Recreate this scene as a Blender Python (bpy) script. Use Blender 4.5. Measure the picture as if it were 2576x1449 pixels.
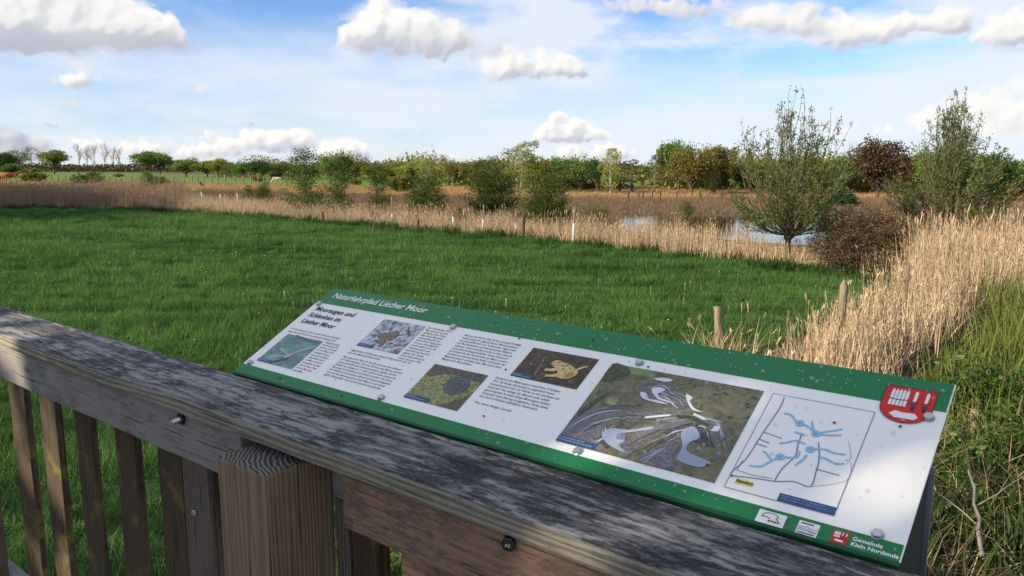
import bpy, bmesh, math, random
import numpy as np
from mathutils import Vector, Matrix

# ------------------------------------------------------------------ scene, camera, sky, sun
scene = bpy.context.scene
for o in list(bpy.data.objects):
    bpy.data.objects.remove(o)
COL = scene.collection
R = math.radians

F, HOR, CH = 1980.0, 418.0, 2.40          # focal length and horizon row in a 2576 x 1449 frame, camera height
VW, VH = 2576.0, 1449.0
PITCH = math.atan((VH / 2 - HOR) / F)
cam_d = bpy.data.cameras.new('camera')
cam_d.sensor_fit = 'HORIZONTAL'
cam_d.angle = 2 * math.atan(VW / 2 / F)
cam_d.clip_start, cam_d.clip_end = 0.05, 6000
cam = bpy.data.objects.new('camera', cam_d)
COL.objects.link(cam)
cam.location = (0, 0, CH)
cam.rotation_euler = (math.pi / 2 - PITCH, 0, 0)
scene.camera = cam

SUN_AZ, SUN_EL = -116.0, 23.0             # degrees: azimuth clockwise from the view direction, elevation
SUN_DIR = Vector((math.sin(R(SUN_AZ)) * math.cos(R(SUN_EL)), math.cos(R(SUN_AZ)) * math.cos(R(SUN_EL)), math.sin(R(SUN_EL))))
sun_d = bpy.data.lights.new('sun', 'SUN')
sun_d.energy = 4.0
sun_d.angle = R(0.55)
sun_d.color = (1.0, 0.83, 0.60)
sun = bpy.data.objects.new('sun', sun_d)
COL.objects.link(sun)
sun.rotation_euler = SUN_DIR.to_track_quat('Z', 'Y').to_euler()
sun.location = SUN_DIR * 300

scene.view_settings.view_transform = 'Standard'
scene.view_settings.look = 'None'
scene.view_settings.exposure = 1.08
scene.view_settings.gamma = 1.0
scene.cycles.max_bounces = 6
scene.cycles.transparent_max_bounces = 8
scene.cycles.use_denoising = True


def ray(x, y):
    c, s = math.cos(PITCH), math.sin(PITCH)
    r = (x - VW / 2, F, VH / 2 - y)
    return Vector((r[0], r[1] * c + r[2] * s, -r[1] * s + r[2] * c))


def at(x, y, z=0.0):
    """where the line of sight through a point of the photograph meets the level z"""
    d = ray(x, y)
    k = (z - CH) / d.z
    return Vector((d.x * k, d.y * k, z))


def height_at(p, x, y):
    """height reached at the distance of p by the line of sight"""
    d = ray(x, y)
    return CH + d.z * (p.y / d.y)


def azel(x, y):
    d = ray(x, y).normalized()
    return math.atan2(d.x, d.y), math.asin(d.z)


# ------------------------------------------------------------------ node helpers
class NT:
    def __init__(self, tree):
        self.t = tree
        self.t.nodes.clear()

    def n(self, kind, **kw):
        nd = self.t.nodes.new(kind)
        for k, v in kw.items():
            setattr(nd, k, v)
        return nd

    def set(self, nd, **ins):
        for k, v in ins.items():
            self.put(nd.inputs[int(k[1:]) if k[0] == 'i' and k[1:].isdigit() else k.replace('_', ' ')], v)
        return nd

    def put(self, sock, v):
        if isinstance(v, bpy.types.NodeSocket):
            self.t.links.new(v, sock)
        elif v is not None:
            sock.default_value = v

    def math(self, op, a, b=None, c=None, clamp=False):
        nd = self.n('ShaderNodeMath', operation=op, use_clamp=clamp)
        for i, v in enumerate((a, b, c)):
            if v is not None:
                self.put(nd.inputs[i], v)
        return nd.outputs[0]

    def vec(self, op, a, b=None, c=None, out=0):
        nd = self.n('ShaderNodeVectorMath', operation=op)
        for i, v in enumerate((a, b, c)):
            if v is not None:
                self.put(nd.inputs[i], v)
        return nd.outputs[out]

    def noise(self, vec, scale, detail=3.0, rough=0.55, out='Fac', dist=0.0):
        nd = self.n('ShaderNodeTexNoise')
        self.put(nd.inputs['Vector'], vec)
        self.put(nd.inputs['Scale'], scale)
        nd.inputs['Detail'].default_value = detail
        nd.inputs['Roughness'].default_value = rough
        nd.inputs['Distortion'].default_value = dist
        return nd.outputs[out]

    def mix(self, fac, a, b, blend='MIX'):
        nd = self.n('ShaderNodeMix', data_type='RGBA', blend_type=blend)
        self.put(nd.inputs[0], fac)
        for s, v in ((nd.inputs[6], a), (nd.inputs[7], b)):
            if isinstance(v, tuple) and len(v) == 3:
                v = (*v, 1)
            self.put(s, v)
        return nd.outputs[2]

    def ramp(self, fac, stops, interp='LINEAR'):
        nd = self.n('ShaderNodeValToRGB')
        cr = nd.color_ramp
        cr.interpolation = interp
        while len(cr.elements) < len(stops):
            cr.elements.new(0.5)
        for e, (p, c) in zip(cr.elements, stops):
            e.position = p
            e.color = (*c, 1) if isinstance(c, tuple) else (c, c, c, 1)
        self.put(nd.inputs[0], fac)
        return nd.outputs[0]

    def step(self, v, lo, hi):
        nd = self.n('ShaderNodeMapRange', interpolation_type='SMOOTHSTEP')
        self.put(nd.inputs[0], v)
        nd.inputs[1].default_value = lo
        nd.inputs[2].default_value = hi
        return nd.outputs[0]


# ------------------------------------------------------------------ sky: clear blue with cumulus and a thin veil
world = bpy.data.worlds.new('World')
scene.world = world
world.use_nodes = True
W = NT(world.node_tree)
LOBES = [  # centre x, base row, half width, height above base, depth below base, density, dullness
    (-90, 55, 170, 120, 48, 1, 0), (60, 62, 150, 112, 48, 1, 0), (200, 75, 160, 98, 42, 1, 0), (320, 88, 110, 66, 34, 1, 0), (415, 104, 75, 26, 22, 1, 0.9),
    (950, 85, 78, 76, 36, 1, 0), (1045, 92, 110, 66, 38, 1, 0), (1140, 112, 80, 34, 26, 1, 0.5), (1235, 136, 120, 22, 14, 1, 0.7), (1330, 124, 75, 18, 12, 0.7, 0.7),
    (1270, 178, 55, 46, 14, 1, 0), (1365, 178, 95, 44, 14, 1, 0), (1430, 176, 40, 34, 16, 1, 0), (1215, 185, 55, 14, 8, 0.7, 0), (1420, 203, 95, 14, 14, 0.7, 0.6),
    (1590, 12, 90, 34, 16, 1, 0.35), (1720, 12, 120, 40, 26, 1, 0.3), (1830, 46, 55, 24, 22, 1, 0.6), (1920, 62, 75, 44, 16, 1, 0), (2025, 58, 62, 46, 24, 1, 0.25),
    (2110, 98, 80, 44, 20, 1, 0), (2205, 92, 95, 46, 22, 1, 0), (2300, 74, 75, 36, 24, 1, 0), (2375, 58, 42, 54, 34, 1, 0),
    (2500, 96, 55, 42, 12, 1, 0), (2590, 92, 80, 60, 16, 1, 0),
    (130, 205, 60, 16, 10, 0.7, 0.3), (195, 203, 45, 30, 12, 1, 0), (508, 219, 52, 14, 9, 0.7, 0), (165, 262, 34, 14, 8, 0.7, 0.3),
    (215, 372, 44, 20, 14, 1, 0), (318, 378, 34, 18, 14, 1, 0), (372, 374, 58, 24, 16, 1, 0),
    (485, 386, 50, 22, 16, 1, 0), (560, 378, 66, 26, 20, 1, 0), (640, 362, 62, 30, 24, 1, 0), (705, 358, 58, 30, 26, 1, 0), (752, 358, 40, 32, 24, 1, 0), (524, 346, 28, 14, 9, 1, 0),
    (828, 386, 44, 26, 16, 1, 0), (884, 382, 36, 32, 18, 1, 0), (1000, 392, 90, 16, 14, 1, 0.4), (1140, 398, 30, 12, 10, 1, 0),
    (1408, 346, 52, 56, 8, 1, 0), (1462, 348, 72, 28, 8, 1, 0), (1372, 347, 44, 24, 8, 1, 0),
    (1435, 392, 40, 32, 12, 1, 0), (1515, 392, 62, 30, 12, 1, 0), (1575, 395, 48, 14, 10, 1, 0), (100, 362, 44, 14, 14, 1, 0), (5, 345, 30, 14, 10, 1, 0),
    (930, 400, 60, 14, 12, 0.8, 0.2), (1085, 398, 60, 18, 12, 0.8, 0.2), (420, 398, 60, 12, 12, 0.8, 0.2), (600, 402, 120, 16, 12, 0.8, 0.3), (270, 398, 60, 12, 12, 0.8, 0.3), (1340, 402, 60, 10, 10, 0.7, 0.2), (1760, 340, 150, 14, 10, 0.25, 0.1), (2140, 330, 160, 22, 14, 0.25, -1), (2480, 300, 160, 60, 40, 0.2, -1), (2560, 210, 130, 40, 30, 0.16, -1), (1560, 60, 260, 40, 40, 0.12, -1), (1290, 30, 140, 26, 24, 0.10, -1), (1060, 128, 80, 14, 16, 0.2, -1),
    (810, 273, 34, 7, 6, 0.6, 0.8), (1028, 342, 44, 9, 5, 0.6, 0.6), (625, 311, 20, 5, 5, 0.6, 0.9), (1280, 293, 24, 4, 4, 0.5, 0.8), (1065, 364, 24, 5, 4, 0.6, 0.8), (110, 316, 18, 4, 4, 0.6, 0.9), (705, 97, 26, 12, 12, 0.35, 0.5), (1740, 222, 24, 6, 6, 0.4, 0.6), (20, 385, 90, 55, 20, 0.22, 0.9),
]



# The clouds are grown here, puff by puff, over the quarter of the sky ahead: heaps of small round puffs that
# thin out at the rim, with the sunlight weakened by the cloud it has come through.
GA0, GA1, GE0, GE1, GSTEP = -0.95, 0.95, -0.03, 0.47, 0.00078
GW, GH = int((GA1 - GA0) / GSTEP), int((GE1 - GE0) / GSTEP)


def value_noise(rng, w, h, cell_x, cell_y):
    gx, gy = int(w / cell_x) + 3, int(h / cell_y) + 3
    g = rng.random((gy, gx))
    xs, ys = np.arange(w) / cell_x, np.arange(h) / cell_y
    x0, y0 = xs.astype(int), ys.astype(int)
    fx, fy = xs - x0, ys - y0
    fx, fy = fx * fx * (3 - 2 * fx), fy * fy * (3 - 2 * fy)
    top = g[np.ix_(y0, x0)] * (1 - fx) + g[np.ix_(y0, x0 + 1)] * fx
    bot = g[np.ix_(y0 + 1, x0)] * (1 - fx) + g[np.ix_(y0 + 1, x0 + 1)] * fx
    return top * (1 - fy)[:, None] + bot * fy[:, None]


def fbm(rng, w, h, cell_x, cell_y, octaves, gain=0.55):
    acc, amp, tot = np.zeros((h, w)), 1.0, 0.0
    for k in range(octaves):
        acc += amp * value_noise(rng, w, h, max(cell_x / 2 ** k, 1.5), max(cell_y / 2 ** k, 1.5))
        tot += amp
        amp *= gain
    return acc / tot


def blur(a, r):
    for ax in (0, 1):
        for _ in range(2):
            pad = [(0, 0), (0, 0)]
            pad[ax] = (r + 1, r)
            c = np.cumsum(np.pad(a, pad, mode='edge'), axis=ax)
            n = 2 * r + 1
            a = (np.take(c, range(n, c.shape[ax]), axis=ax) - np.take(c, range(0, c.shape[ax] - n), axis=ax)) / n
    return a


def sstep(x, lo, hi):
    t = np.clip((x - lo) / (hi - lo), 0, 1)
    return t * t * (3 - 2 * t)


def grow_clouds():
    rng = np.random.default_rng(11)
    thick, shade = np.zeros((GH, GW)), np.zeros((GH, GW))
    for cx, cy, rx, up, dn, soft, dull in LOBES:
        a0, e0 = azel(cx, cy)
        px, py = (a0 - GA0) / GSTEP, (e0 - GE0) / GSTEP
        k = 1 / (F * GSTEP)
        k *= 1.13
        rx, up, dn = rx * k, up * k, dn * k
        n = int(np.clip(44 + rx * up / 22, 44, 170))
        for i in range(n):
            a = rng.random() * 2 * math.pi
            q = math.sqrt(rng.random())
            ux, uy = math.cos(a) * q, math.sin(a) * q
            x = px + ux * rx * 0.9
            y = py + (uy * up * 0.86 if uy > 0 else uy * dn * 0.7)
            size = min(up, rx) * (0.15 + 0.32 * rng.random() ** 2) * (1.15 - 0.6 * q)
            if uy < 0:
                size = min(size, dn * 0.8)
            size = max(size, 1.6)
            x0, x1, y0, y1 = int(x - size), int(x + size) + 2, int(y - size), int(y + size) + 2
            x0, x1, y0, y1 = max(x0, 0), min(x1, GW), max(y0, 0), min(y1, GH)
            if x1 <= x0 or y1 <= y0:
                continue
            xx, yy = np.arange(x0, x1) - x, np.arange(y0, y1) - y
            d = 1 - (xx[None, :] ** 2 + yy[:, None] ** 2) / size ** 2
            d = np.sqrt(np.clip(d, 0, None)) * size * soft
            thick[y0:y1, x0:x1] += d
            shade[y0:y1, x0:x1] += d * (0.0 if dull < 0 else max(dull, 0.66 * float(sstep(uy - 0.25 * ux, 0.05, -0.5))))
    # ragged edges: warp the heaps by turbulence of two sizes, finer towards the horizon
    rows = GE0 + np.arange(GH) * GSTEP
    fine = sstep(rows, 0.15, 0.05)[:, None]
    wx = (fbm(rng, GW, GH, 46, 46, 5, 0.68) - 0.5) * 60 * (1 - fine) + (fbm(rng, GW, GH, 15, 15, 3, 0.6) - 0.5) * 15 * fine
    wy = (fbm(rng, GW, GH, 46, 40, 5, 0.68) - 0.5) * 50 * (1 - fine) + (fbm(rng, GW, GH, 15, 13, 3, 0.6) - 0.5) * 10 * fine
    yy, xx = np.mgrid[0:GH, 0:GW]
    sx = np.clip(xx + wx, 0, GW - 1).astype(int)
    sy = np.clip(yy + wy, 0, GH - 1).astype(int)
    t = thick[sy, sx]
    under = blur(shade[sy, sx], 4) / np.maximum(blur(t, 4), 0.05)
    t = blur(t, 2) * (1 - fine) + blur(t, 1) * fine
    bite = fbm(rng, GW, GH, 26, 20, 5, 0.66)
    t = np.clip(t - (bite - 0.36) * (21 * (1 - fine) + 2.6 * fine), 0, None)
    cover = 1 - np.exp(-t / (17 * (1 - fine) + 3.2 * fine))
    cover = sstep(cover, 0.03, 0.97)
    torn = sstep(fbm(rng, GW, GH, 60, 30, 6, 0.62), 0.42, 0.66)
    fringe = blur(t, 10) * torn * (1 - fine) + blur(t, 4) * torn * fine
    cover = 1 - (1 - cover) * (1 - 0.62 * (1 - np.exp(-fringe / (9 * (1 - fine) + 3 * fine))))
    # sunlight: the farther it has come through cloud, from the upper left, the weaker
    depth = np.zeros_like(t)
    tb = blur(t, 2)
    for s in (3, 7, 12, 18, 26, 36, 48):
        ox, oy = int(-s * 0.80), int(s * 0.75)
        big = np.roll(np.roll(tb, -oy, axis=0), -ox, axis=1)
        o2x, o2y = int(round(-s * 0.26)), int(round(s * 0.26))
        small = np.roll(np.roll(tb, -o2y, axis=0), -o2x, axis=1)
        depth += (big * (1 - fine) * 0.011 + small * fine * 0.020) * (1.0 if s < 20 else 1.5)
    gx = np.roll(tb, -2, axis=1) - np.roll(tb, 2, axis=1)
    gy = np.roll(tb, -2, axis=0) - np.roll(tb, 2, axis=0)
    relief = np.clip((gx * 0.7 - gy * 0.6) * (0.028 * (1 - fine) + 0.085 * fine), -0.5, 0.5)
    light = np.clip((1.03 - under) * (0.66 + 0.36 * np.exp(-depth * 0.30)) + relief * 0.42, 0, 1)
    light = blur(light, 1)
    grey, white = np.array([0.50, 0.53, 0.62]), np.array([1.03, 1.01, 0.985])
    rgb = grey + (white - grey) * light[..., None]
    # thin high veil: low down, stronger to the right, with a long streaky grain
    azs = (GA0 + np.arange(GW) * GSTEP)[None, :]
    els = rows[:, None]
    streak = fbm(rng, GW, GH, 420, 70, 6, 0.55)
    puff = fbm(rng, GW, GH, 240, 90, 6, 0.58)
    veil = 0.62 * sstep(els, 0.23, 0.05) * sstep(streak, 0.30, 0.66)
    veil += 0.66 * sstep(azs, 0.12, 0.62) * sstep(els, 0.20, 0.11) * sstep(streak, 0.28, 0.62)
    veil += 0.72 * sstep(puff, 0.42, 0.70) * sstep(els, 0.07, 0.16) * sstep(azs, -0.30, 0.12)
    veil += 0.30 * sstep(puff, 0.48, 0.76)
    veil = np.clip(veil + 0.30 * sstep(els, 0.09, 0.0) + 0.12 * sstep(els, 0.22, 0.06), 0, 0.92)
    vcol = np.array([0.84, 0.90, 1.0])
    alpha = 1 - (1 - cover) * (1 - veil)
    rgb = (rgb * cover[..., None] + vcol * (veil * (1 - cover))[..., None]) / np.maximum(alpha, 1e-4)[..., None]
    edge = sstep(np.abs(azs), 0.94, 0.78) * sstep(els, 0.465, 0.36)
    return np.dstack([rgb, alpha * edge]).astype(np.float32)


cl_img = bpy.data.images.new('cloud_field', GW, GH, alpha=True, float_buffer=True, is_data=True)
cl_img.alpha_mode = 'CHANNEL_PACKED'
cl_img.pixels.foreach_set(grow_clouds().ravel())
cl_img.update()

gen = W.n('ShaderNodeTexCoord').outputs['Generated']
sep = W.n('ShaderNodeSeparateXYZ')
W.put(sep.inputs[0], gen)
az = W.math('ARCTAN2', sep.outputs[0], sep.outputs[1])
el = W.math('ARCSINE', sep.outputs[2])
comb = W.n('ShaderNodeCombineXYZ')
W.put(comb.inputs[0], W.math('MULTIPLY_ADD', az, 1 / (GA1 - GA0), -GA0 / (GA1 - GA0)))
W.put(comb.inputs[1], W.math('MULTIPLY_ADD', el, 1 / (GE1 - GE0), -GE0 / (GE1 - GE0)))
near = W.n('ShaderNodeTexImage', image=cl_img, extension='EXTEND', interpolation='Cubic')
W.put(near.inputs[0], comb.outputs[0])
# unseen cloud over the remaining sky, made brighter and broader to light the board
elsew = W.math('MAXIMUM', W.step(W.math('ABSOLUTE', az), 0.78, 0.94), W.step(el, 0.36, 0.465))
rest_n = W.noise(gen, 3.4, 5.0, 0.58)
rest = W.math('MULTIPLY', W.math('MULTIPLY_ADD', W.step(rest_n, 0.42, 0.60), 0.65, 0.3), elsew)

sky = W.n('ShaderNodeTexSky', sky_type='NISHITA')
sky.sun_disc = False
sky.sun_elevation = R(SUN_EL)
sky.sun_rotation = R(SUN_AZ)
sky.altitude = 10
sky.air_density = 1.0
sky.dust_density = 0.0
sky.ozone_density = 3.0
SKY_K = 0.085                             # strength of the sky
CW = 0.465 / SKY_K                         # brightness of a sunlit cloud
bright = W.vec('MULTIPLY', near.outputs[0], (CW, CW, CW))
base = W.mix(rest, W.vec('MULTIPLY', sky.outputs[0], (0.62, 0.75, 0.99)), (1.05 * CW, 1.05 * CW, 1.06 * CW))
final = W.mix(near.outputs[1], base, bright)
bg = W.n('ShaderNodeBackground')
W.put(bg.inputs['Color'], final)
bg.inputs['Strength'].default_value = SKY_K
out = W.n('ShaderNodeOutputWorld')
W.t.links.new(bg.outputs[0], out.inputs[0])
world.cycles.sampling_method = 'MANUAL'
world.cycles.sample_map_resolution = 512

# ------------------------------------------------------------------ materials
MAT = {}


def material(name):
    m = bpy.data.materials.new(name)
    m.use_nodes = True
    t = NT(m.node_tree)
    MAT[name] = m
    o = t.n('ShaderNodeOutputMaterial')
    return m, t, o


def principled(t, o, color, rough=0.8, bump=None, bump_s=0.3, bump_d=0.01, metallic=0.0, spec=0.3):
    p = t.n('ShaderNodeBsdfPrincipled')
    if isinstance(color, tuple) and len(color) == 3:
        color = (*color, 1)
    t.put(p.inputs['Base Color'], color)
    t.put(p.inputs['Roughness'], rough)
    t.put(p.inputs['Metallic'], metallic)
    t.put(p.inputs['Specular IOR Level'], spec)
    if bump is not None:
        b = t.n('ShaderNodeBump')
        b.inputs['Strength'].default_value = bump_s
        b.inputs['Distance'].default_value = bump_d
        t.put(b.inputs['Height'], bump)
        t.put(p.inputs['Normal'], b.outputs[0])
    t.t.links.new(p.outputs[0], o.inputs[0])
    return p


def plain(name, color, rough=0.6, metallic=0.0, spec=0.3, var=0.0, scale=20.0):
    m, t, o = material(name)
    c = (*color, 1)
    if var:
        tc = t.n('ShaderNodeTexCoord').outputs['Object']
        nz = t.noise(tc, scale, 4.0)
        c = t.mix(nz, tuple(v * (1 - var) for v in color), tuple(min(v * (1 + var), 1) for v in color))
    principled(t, o, c, rough, metallic=metallic, spec=spec)
    return m


def leaf_material(name, dark, light, rand=0.25, trans=0.35, gloss=0.05, patch=0.0):
    """foliage: the tint differs from leaf to leaf and from plant to plant"""
    m, t, o = material(name)
    a = t.n('ShaderNodeAttribute', attribute_name='tint')
    oi = t.n('ShaderNodeObjectInfo')
    f = t.math('ADD', a.outputs['Fac'], t.math('MULTIPLY_ADD', oi.outputs['Random'], rand * 2, -rand), clamp=True)
    if patch:
        # richer and poorer patches and faint rows over the land
        loc = oi.outputs['Location']
        big = t.noise(loc, 0.22, 3.0, 0.6)
        rows = t.noise(t.vec('MULTIPLY', loc, (0.16, 1.5, 0.0)), 1.0, 3.0, 0.6)
        both = t.math('MULTIPLY_ADD', big, 0.45, t.math('MULTIPLY', rows, 0.55))
        f = t.math('ADD', f, t.math('MULTIPLY_ADD', both, 4.0 * patch, -2.0 * patch), clamp=True)
    c = t.mix(f, dark, light)
    d = t.n('ShaderNodeBsdfDiffuse'); t.put(d.inputs[0], c)
    tr = t.n('ShaderNodeBsdfTranslucent'); t.put(tr.inputs[0], c)
    mx = t.n('ShaderNodeMixShader'); mx.inputs[0].default_value = trans
    t.t.links.new(d.outputs[0], mx.inputs[1]); t.t.links.new(tr.outputs[0], mx.inputs[2])
    if gloss:
        g = t.n('ShaderNodeBsdfGlossy'); g.inputs['Roughness'].default_value = 0.45
        g.inputs[0].default_value = (0.5, 0.5, 0.5, 1)
        m2 = t.n('ShaderNodeMixShader'); m2.inputs[0].default_value = gloss * 0.5
        t.t.links.new(mx.outputs[0], m2.inputs[1]); t.t.links.new(g.outputs[0], m2.inputs[2])
        mx = m2
    t.t.links.new(mx.outputs[0], o.inputs[0])
    return m


def wood_material(name, axis, heart, pale, dark, stain=(0.05, 0.05, 0.06), stain_amt=0.5, moss=(0.16, 0.15, 0.05), moss_amt=0.2,
                  rings=140.0, bump_d=0.004, rough=0.85, pith=(0, 0, 0), stain_lo=0.5, stain_hi=0.62, ring_amt=1.0):
    """weathered softwood cut from a solid log: growth rings round the pith, drawn out along the grain"""
    m, t, o = material(name)
    tc = t.n('ShaderNodeTexCoord').outputs['Object']
    oi = t.n('ShaderNodeObjectInfo')
    off = t.vec('SCALE', (3.1, 1.7, 2.3), None)
    t.put(off.node.inputs['Scale'], oi.outputs['Random'])
    tc2 = t.vec('ADD', tc, off)
    mp = t.n('ShaderNodeMapping')
    t.put(mp.inputs['Vector'], tc2)
    k = 0.07
    mp.inputs['Scale'].default_value = {'x': (k, 1, 1), 'z': (1, 1, k)}[axis]
    wob = t.noise(mp.outputs[0], 16.0, 3.0, 0.55, out='Color')
    wv = t.vec('MULTIPLY_ADD', wob, (0.03, 0.03, 0.03), (-0.015, -0.015, -0.015))
    rel = t.vec('SUBTRACT', t.vec('ADD', tc, wv), tuple(pith))
    flat = t.vec('MULTIPLY', rel, {'x': (0, 1, 1), 'z': (1, 1, 0)}[axis])
    rad = t.vec('LENGTH', flat, out=1)
    ring = t.math('SINE', t.math('ADD', t.math('MULTIPLY', rad, rings * 6.283), t.math('MULTIPLY', t.noise(mp.outputs[0], 9.0, 2.0), 7.0)))
    ring = t.math('MULTIPLY_ADD', ring, 0.5 * ring_amt, 0.5)
    fib = t.noise(mp.outputs[0], 420.0, 4.0, 0.72)
    grain = t.math('MULTIPLY_ADD', ring, 0.55, t.math('MULTIPLY', fib, 0.6))
    patch = t.noise(tc2, 7.0, 5.0, 0.62)
    col = t.ramp(grain, [(0.12, dark), (0.45, heart), (0.95, pale)])
    mottled = t.noise(t.vec('MULTIPLY', tc2, {'x': (0.24, 1, 1), 'z': (1, 1, 0.24)}[axis]), 105.0, 8.0, 0.76)
    smask = t.math('MULTIPLY', t.step(t.math('MULTIPLY_ADD', mottled, 0.62, t.math('MULTIPLY', patch, 0.4)), stain_lo, stain_hi), stain_amt)
    col = t.mix(smask, col, stain)
    speck = t.step(t.noise(t.vec('MULTIPLY', tc2, {'x': (0.3, 1, 1), 'z': (1, 1, 0.3)}[axis]), 330.0, 4.0, 0.7), 0.55, 0.68)
    col = t.mix(t.math('MULTIPLY', speck, 0.45), col, pale)
    mmask = t.math('MULTIPLY', t.step(t.noise(tc2, 11.0, 5.0, 0.6), 0.52, 0.7), moss_amt)
    col = t.mix(mmask, col, moss)
    mp2 = t.n('ShaderNodeMapping')                         # fine drying cracks along the grain
    t.put(mp2.inputs['Vector'], tc2)
    mp2.inputs['Scale'].default_value = {'x': (0.022, 1, 1), 'z': (1, 1, 0.022)}[axis]
    crack = t.step(t.noise(mp2.outputs[0], 210.0, 2.0, 0.5), 0.64, 0.70)
    col = t.mix(t.math('MULTIPLY', crack, 0.8), col, tuple(v * 0.35 for v in dark))
    vor = t.n('ShaderNodeTexVoronoi')                      # a knot here and there
    t.put(vor.inputs['Vector'], t.vec('MULTIPLY', tc2, {'x': (1.6, 4, 4), 'z': (4, 4, 1.6)}[axis]))
    vor.inputs['Scale'].default_value = 1.6
    knot = t.step(vor.outputs['Distance'], 0.10, 0.05)
    col = t.mix(t.math('MULTIPLY', knot, 0.75), col, tuple(v * 0.5 for v in dark))
    h = t.math('ADD', t.math('MULTIPLY', ring, 0.55), t.math('MULTIPLY', fib, 0.75))
    h = t.math('SUBTRACT', h, t.math('MULTIPLY_ADD', smask, 0.15, t.math('MULTIPLY', crack, 0.8)))
    principled(t, o, col, rough, bump=h, bump_s=0.8, bump_d=bump_d, spec=0.25)
    return m


# ------------------------------------------------------------------ object helpers
def tag(o, label=None, category=None, group=None, kind=None):
    if label:
        o['label'] = label
    if category:
        o['category'] = category
    if group:
        o['group'] = group
    if kind:
        o['kind'] = kind
    return o


def link(name, me, mat=None, parent=None, loc=None, rot=None, scale=None):
    o = bpy.data.objects.new(name, me)
    COL.objects.link(o)
    if mat is not None and me is not None and hasattr(me, 'materials') and not me.materials:
        me.materials.append(MAT[mat] if isinstance(mat, str) else mat)
    if parent is not None:
        o.parent = parent
    if loc is not None:
        o.location = loc
    if rot is not None:
        o.rotation_euler = rot
    if scale is not None:
        o.scale = scale
    return o


def empty(name, loc=(0, 0, 0), rot=(0, 0, 0), scale=(1, 1, 1), label=None, category=None, group=None):
    o = bpy.data.objects.new(name, None)
    o.empty_display_size = 0.2
    COL.objects.link(o)
    o.location, o.rotation_euler, o.scale = loc, rot, scale
    return tag(o, label, category, group)


def bm_mesh(name, bm, smooth=False):
    me = bpy.data.meshes.new(name)
    bm.normal_update()
    bm.to_mesh(me)
    bm.free()
    if smooth:
        me.polygons.foreach_set('use_smooth', [True] * len(me.polygons))
    return me


def arr_mesh(name, verts, faces, smooth=False, tint=None):
    """mesh from arrays; faces all have the same number of corners"""
    verts = np.ascontiguousarray(verts, dtype=np.float32).reshape(-1, 3)
    faces = np.ascontiguousarray(faces, dtype=np.int32)
    me = bpy.data.meshes.new(name)
    nf, k = faces.shape
    me.vertices.add(len(verts)); me.vertices.foreach_set('co', verts.ravel())
    me.loops.add(nf * k); me.loops.foreach_set('vertex_index', faces.ravel())
    me.polygons.add(nf)
    me.polygons.foreach_set('loop_start', np.arange(0, nf * k, k, dtype=np.int32))
    try:
        me.polygons.foreach_set('loop_total', np.full(nf, k, dtype=np.int32))
    except Exception:
        pass
    if smooth:
        me.polygons.foreach_set('use_smooth', np.ones(nf, dtype=bool))
    if tint is not None:
        at_ = me.attributes.new('tint', 'FLOAT', 'FACE')
        at_.data.foreach_set('value', np.ascontiguousarray(tint, dtype=np.float32))
    me.update(calc_edges=True)
    return me


def box_bm(bm, x0, x1, y0, y1, z0, z1):
    vs = [bm.verts.new(p) for p in ((x0, y0, z0), (x1, y0, z0), (x1, y1, z0), (x0, y1, z0), (x0, y0, z1), (x1, y0, z1), (x1, y1, z1), (x0, y1, z1))]
    for f in ((3, 2, 1, 0), (4, 5, 6, 7), (0, 1, 5, 4), (1, 2, 6, 5), (2, 3, 7, 6), (3, 0, 4, 7)):
        bm.faces.new([vs[i] for i in f])
    return vs


def timber(name, x0, x1, y0, y1, z0, z1, mat, parent, bevel=0.004, cuts=0, wear=0.0012, seed=1, axis='x'):
    """a sawn board with softened, slightly uneven arrises"""
    bm = bmesh.new()
    box_bm(bm, x0, x1, y0, y1, z0, z1)
    ax = {'x': 0, 'y': 1, 'z': 2}[axis]
    if cuts:
        es = [e for e in bm.edges if abs((e.verts[0].co - e.verts[1].co)[ax]) > 1e-6 and (e.verts[0].co - e.verts[1].co).length - abs((e.verts[0].co - e.verts[1].co)[ax]) < 1e-6]
        bmesh.ops.subdivide_edges(bm, edges=es, cuts=cuts, use_grid_fill=True)
    sharp = [e for e in bm.edges if len(e.link_faces) == 2 and e.calc_face_angle(0) > 0.5]
    bmesh.ops.bevel(bm, geom=sharp, offset=bevel, segments=2, profile=0.6, affect='EDGES')
    rng = random.Random(seed)
    ph = [rng.random() * 6 for _ in range(6)]
    for v in bm.verts:
        s = v.co[ax]
        n1 = math.sin(s * 11 + ph[0]) + math.sin(s * 61 + ph[1]) * 0.4 + (rng.random() - 0.5) * 1.2
        n2 = math.sin(s * 9 + ph[2]) + math.sin(s * 57 + ph[3]) * 0.4 + (rng.random() - 0.5) * 1.2
        v.co[(ax + 1) % 3] += n1 * wear
        v.co[(ax + 2) % 3] += n2 * wear
    me = bm_mesh(name, bm)
    return link(name, me, mat, parent)


def prism(name, sides, r, z0, z1, mat, parent=None, bevel=0.0, loc=None, rot=None):
    bm = bmesh.new()
    lo = [bm.verts.new((r * math.cos(2 * math.pi * i / sides), r * math.sin(2 * math.pi * i / sides), z0)) for i in range(sides)]
    hi = [bm.verts.new((r * math.cos(2 * math.pi * i / sides), r * math.sin(2 * math.pi * i / sides), z1)) for i in range(sides)]
    bm.faces.new(lo[::-1]); top = bm.faces.new(hi)
    for i in range(sides):
        j = (i + 1) % sides
        bm.faces.new((lo[i], lo[j], hi[j], hi[i]))
    if bevel:
        bmesh.ops.bevel(bm, geom=list(top.edges), offset=bevel, segments=2, profile=0.5, affect='EDGES')
    return link(name, bm_mesh(name, bm), mat, parent, loc, rot)


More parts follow.
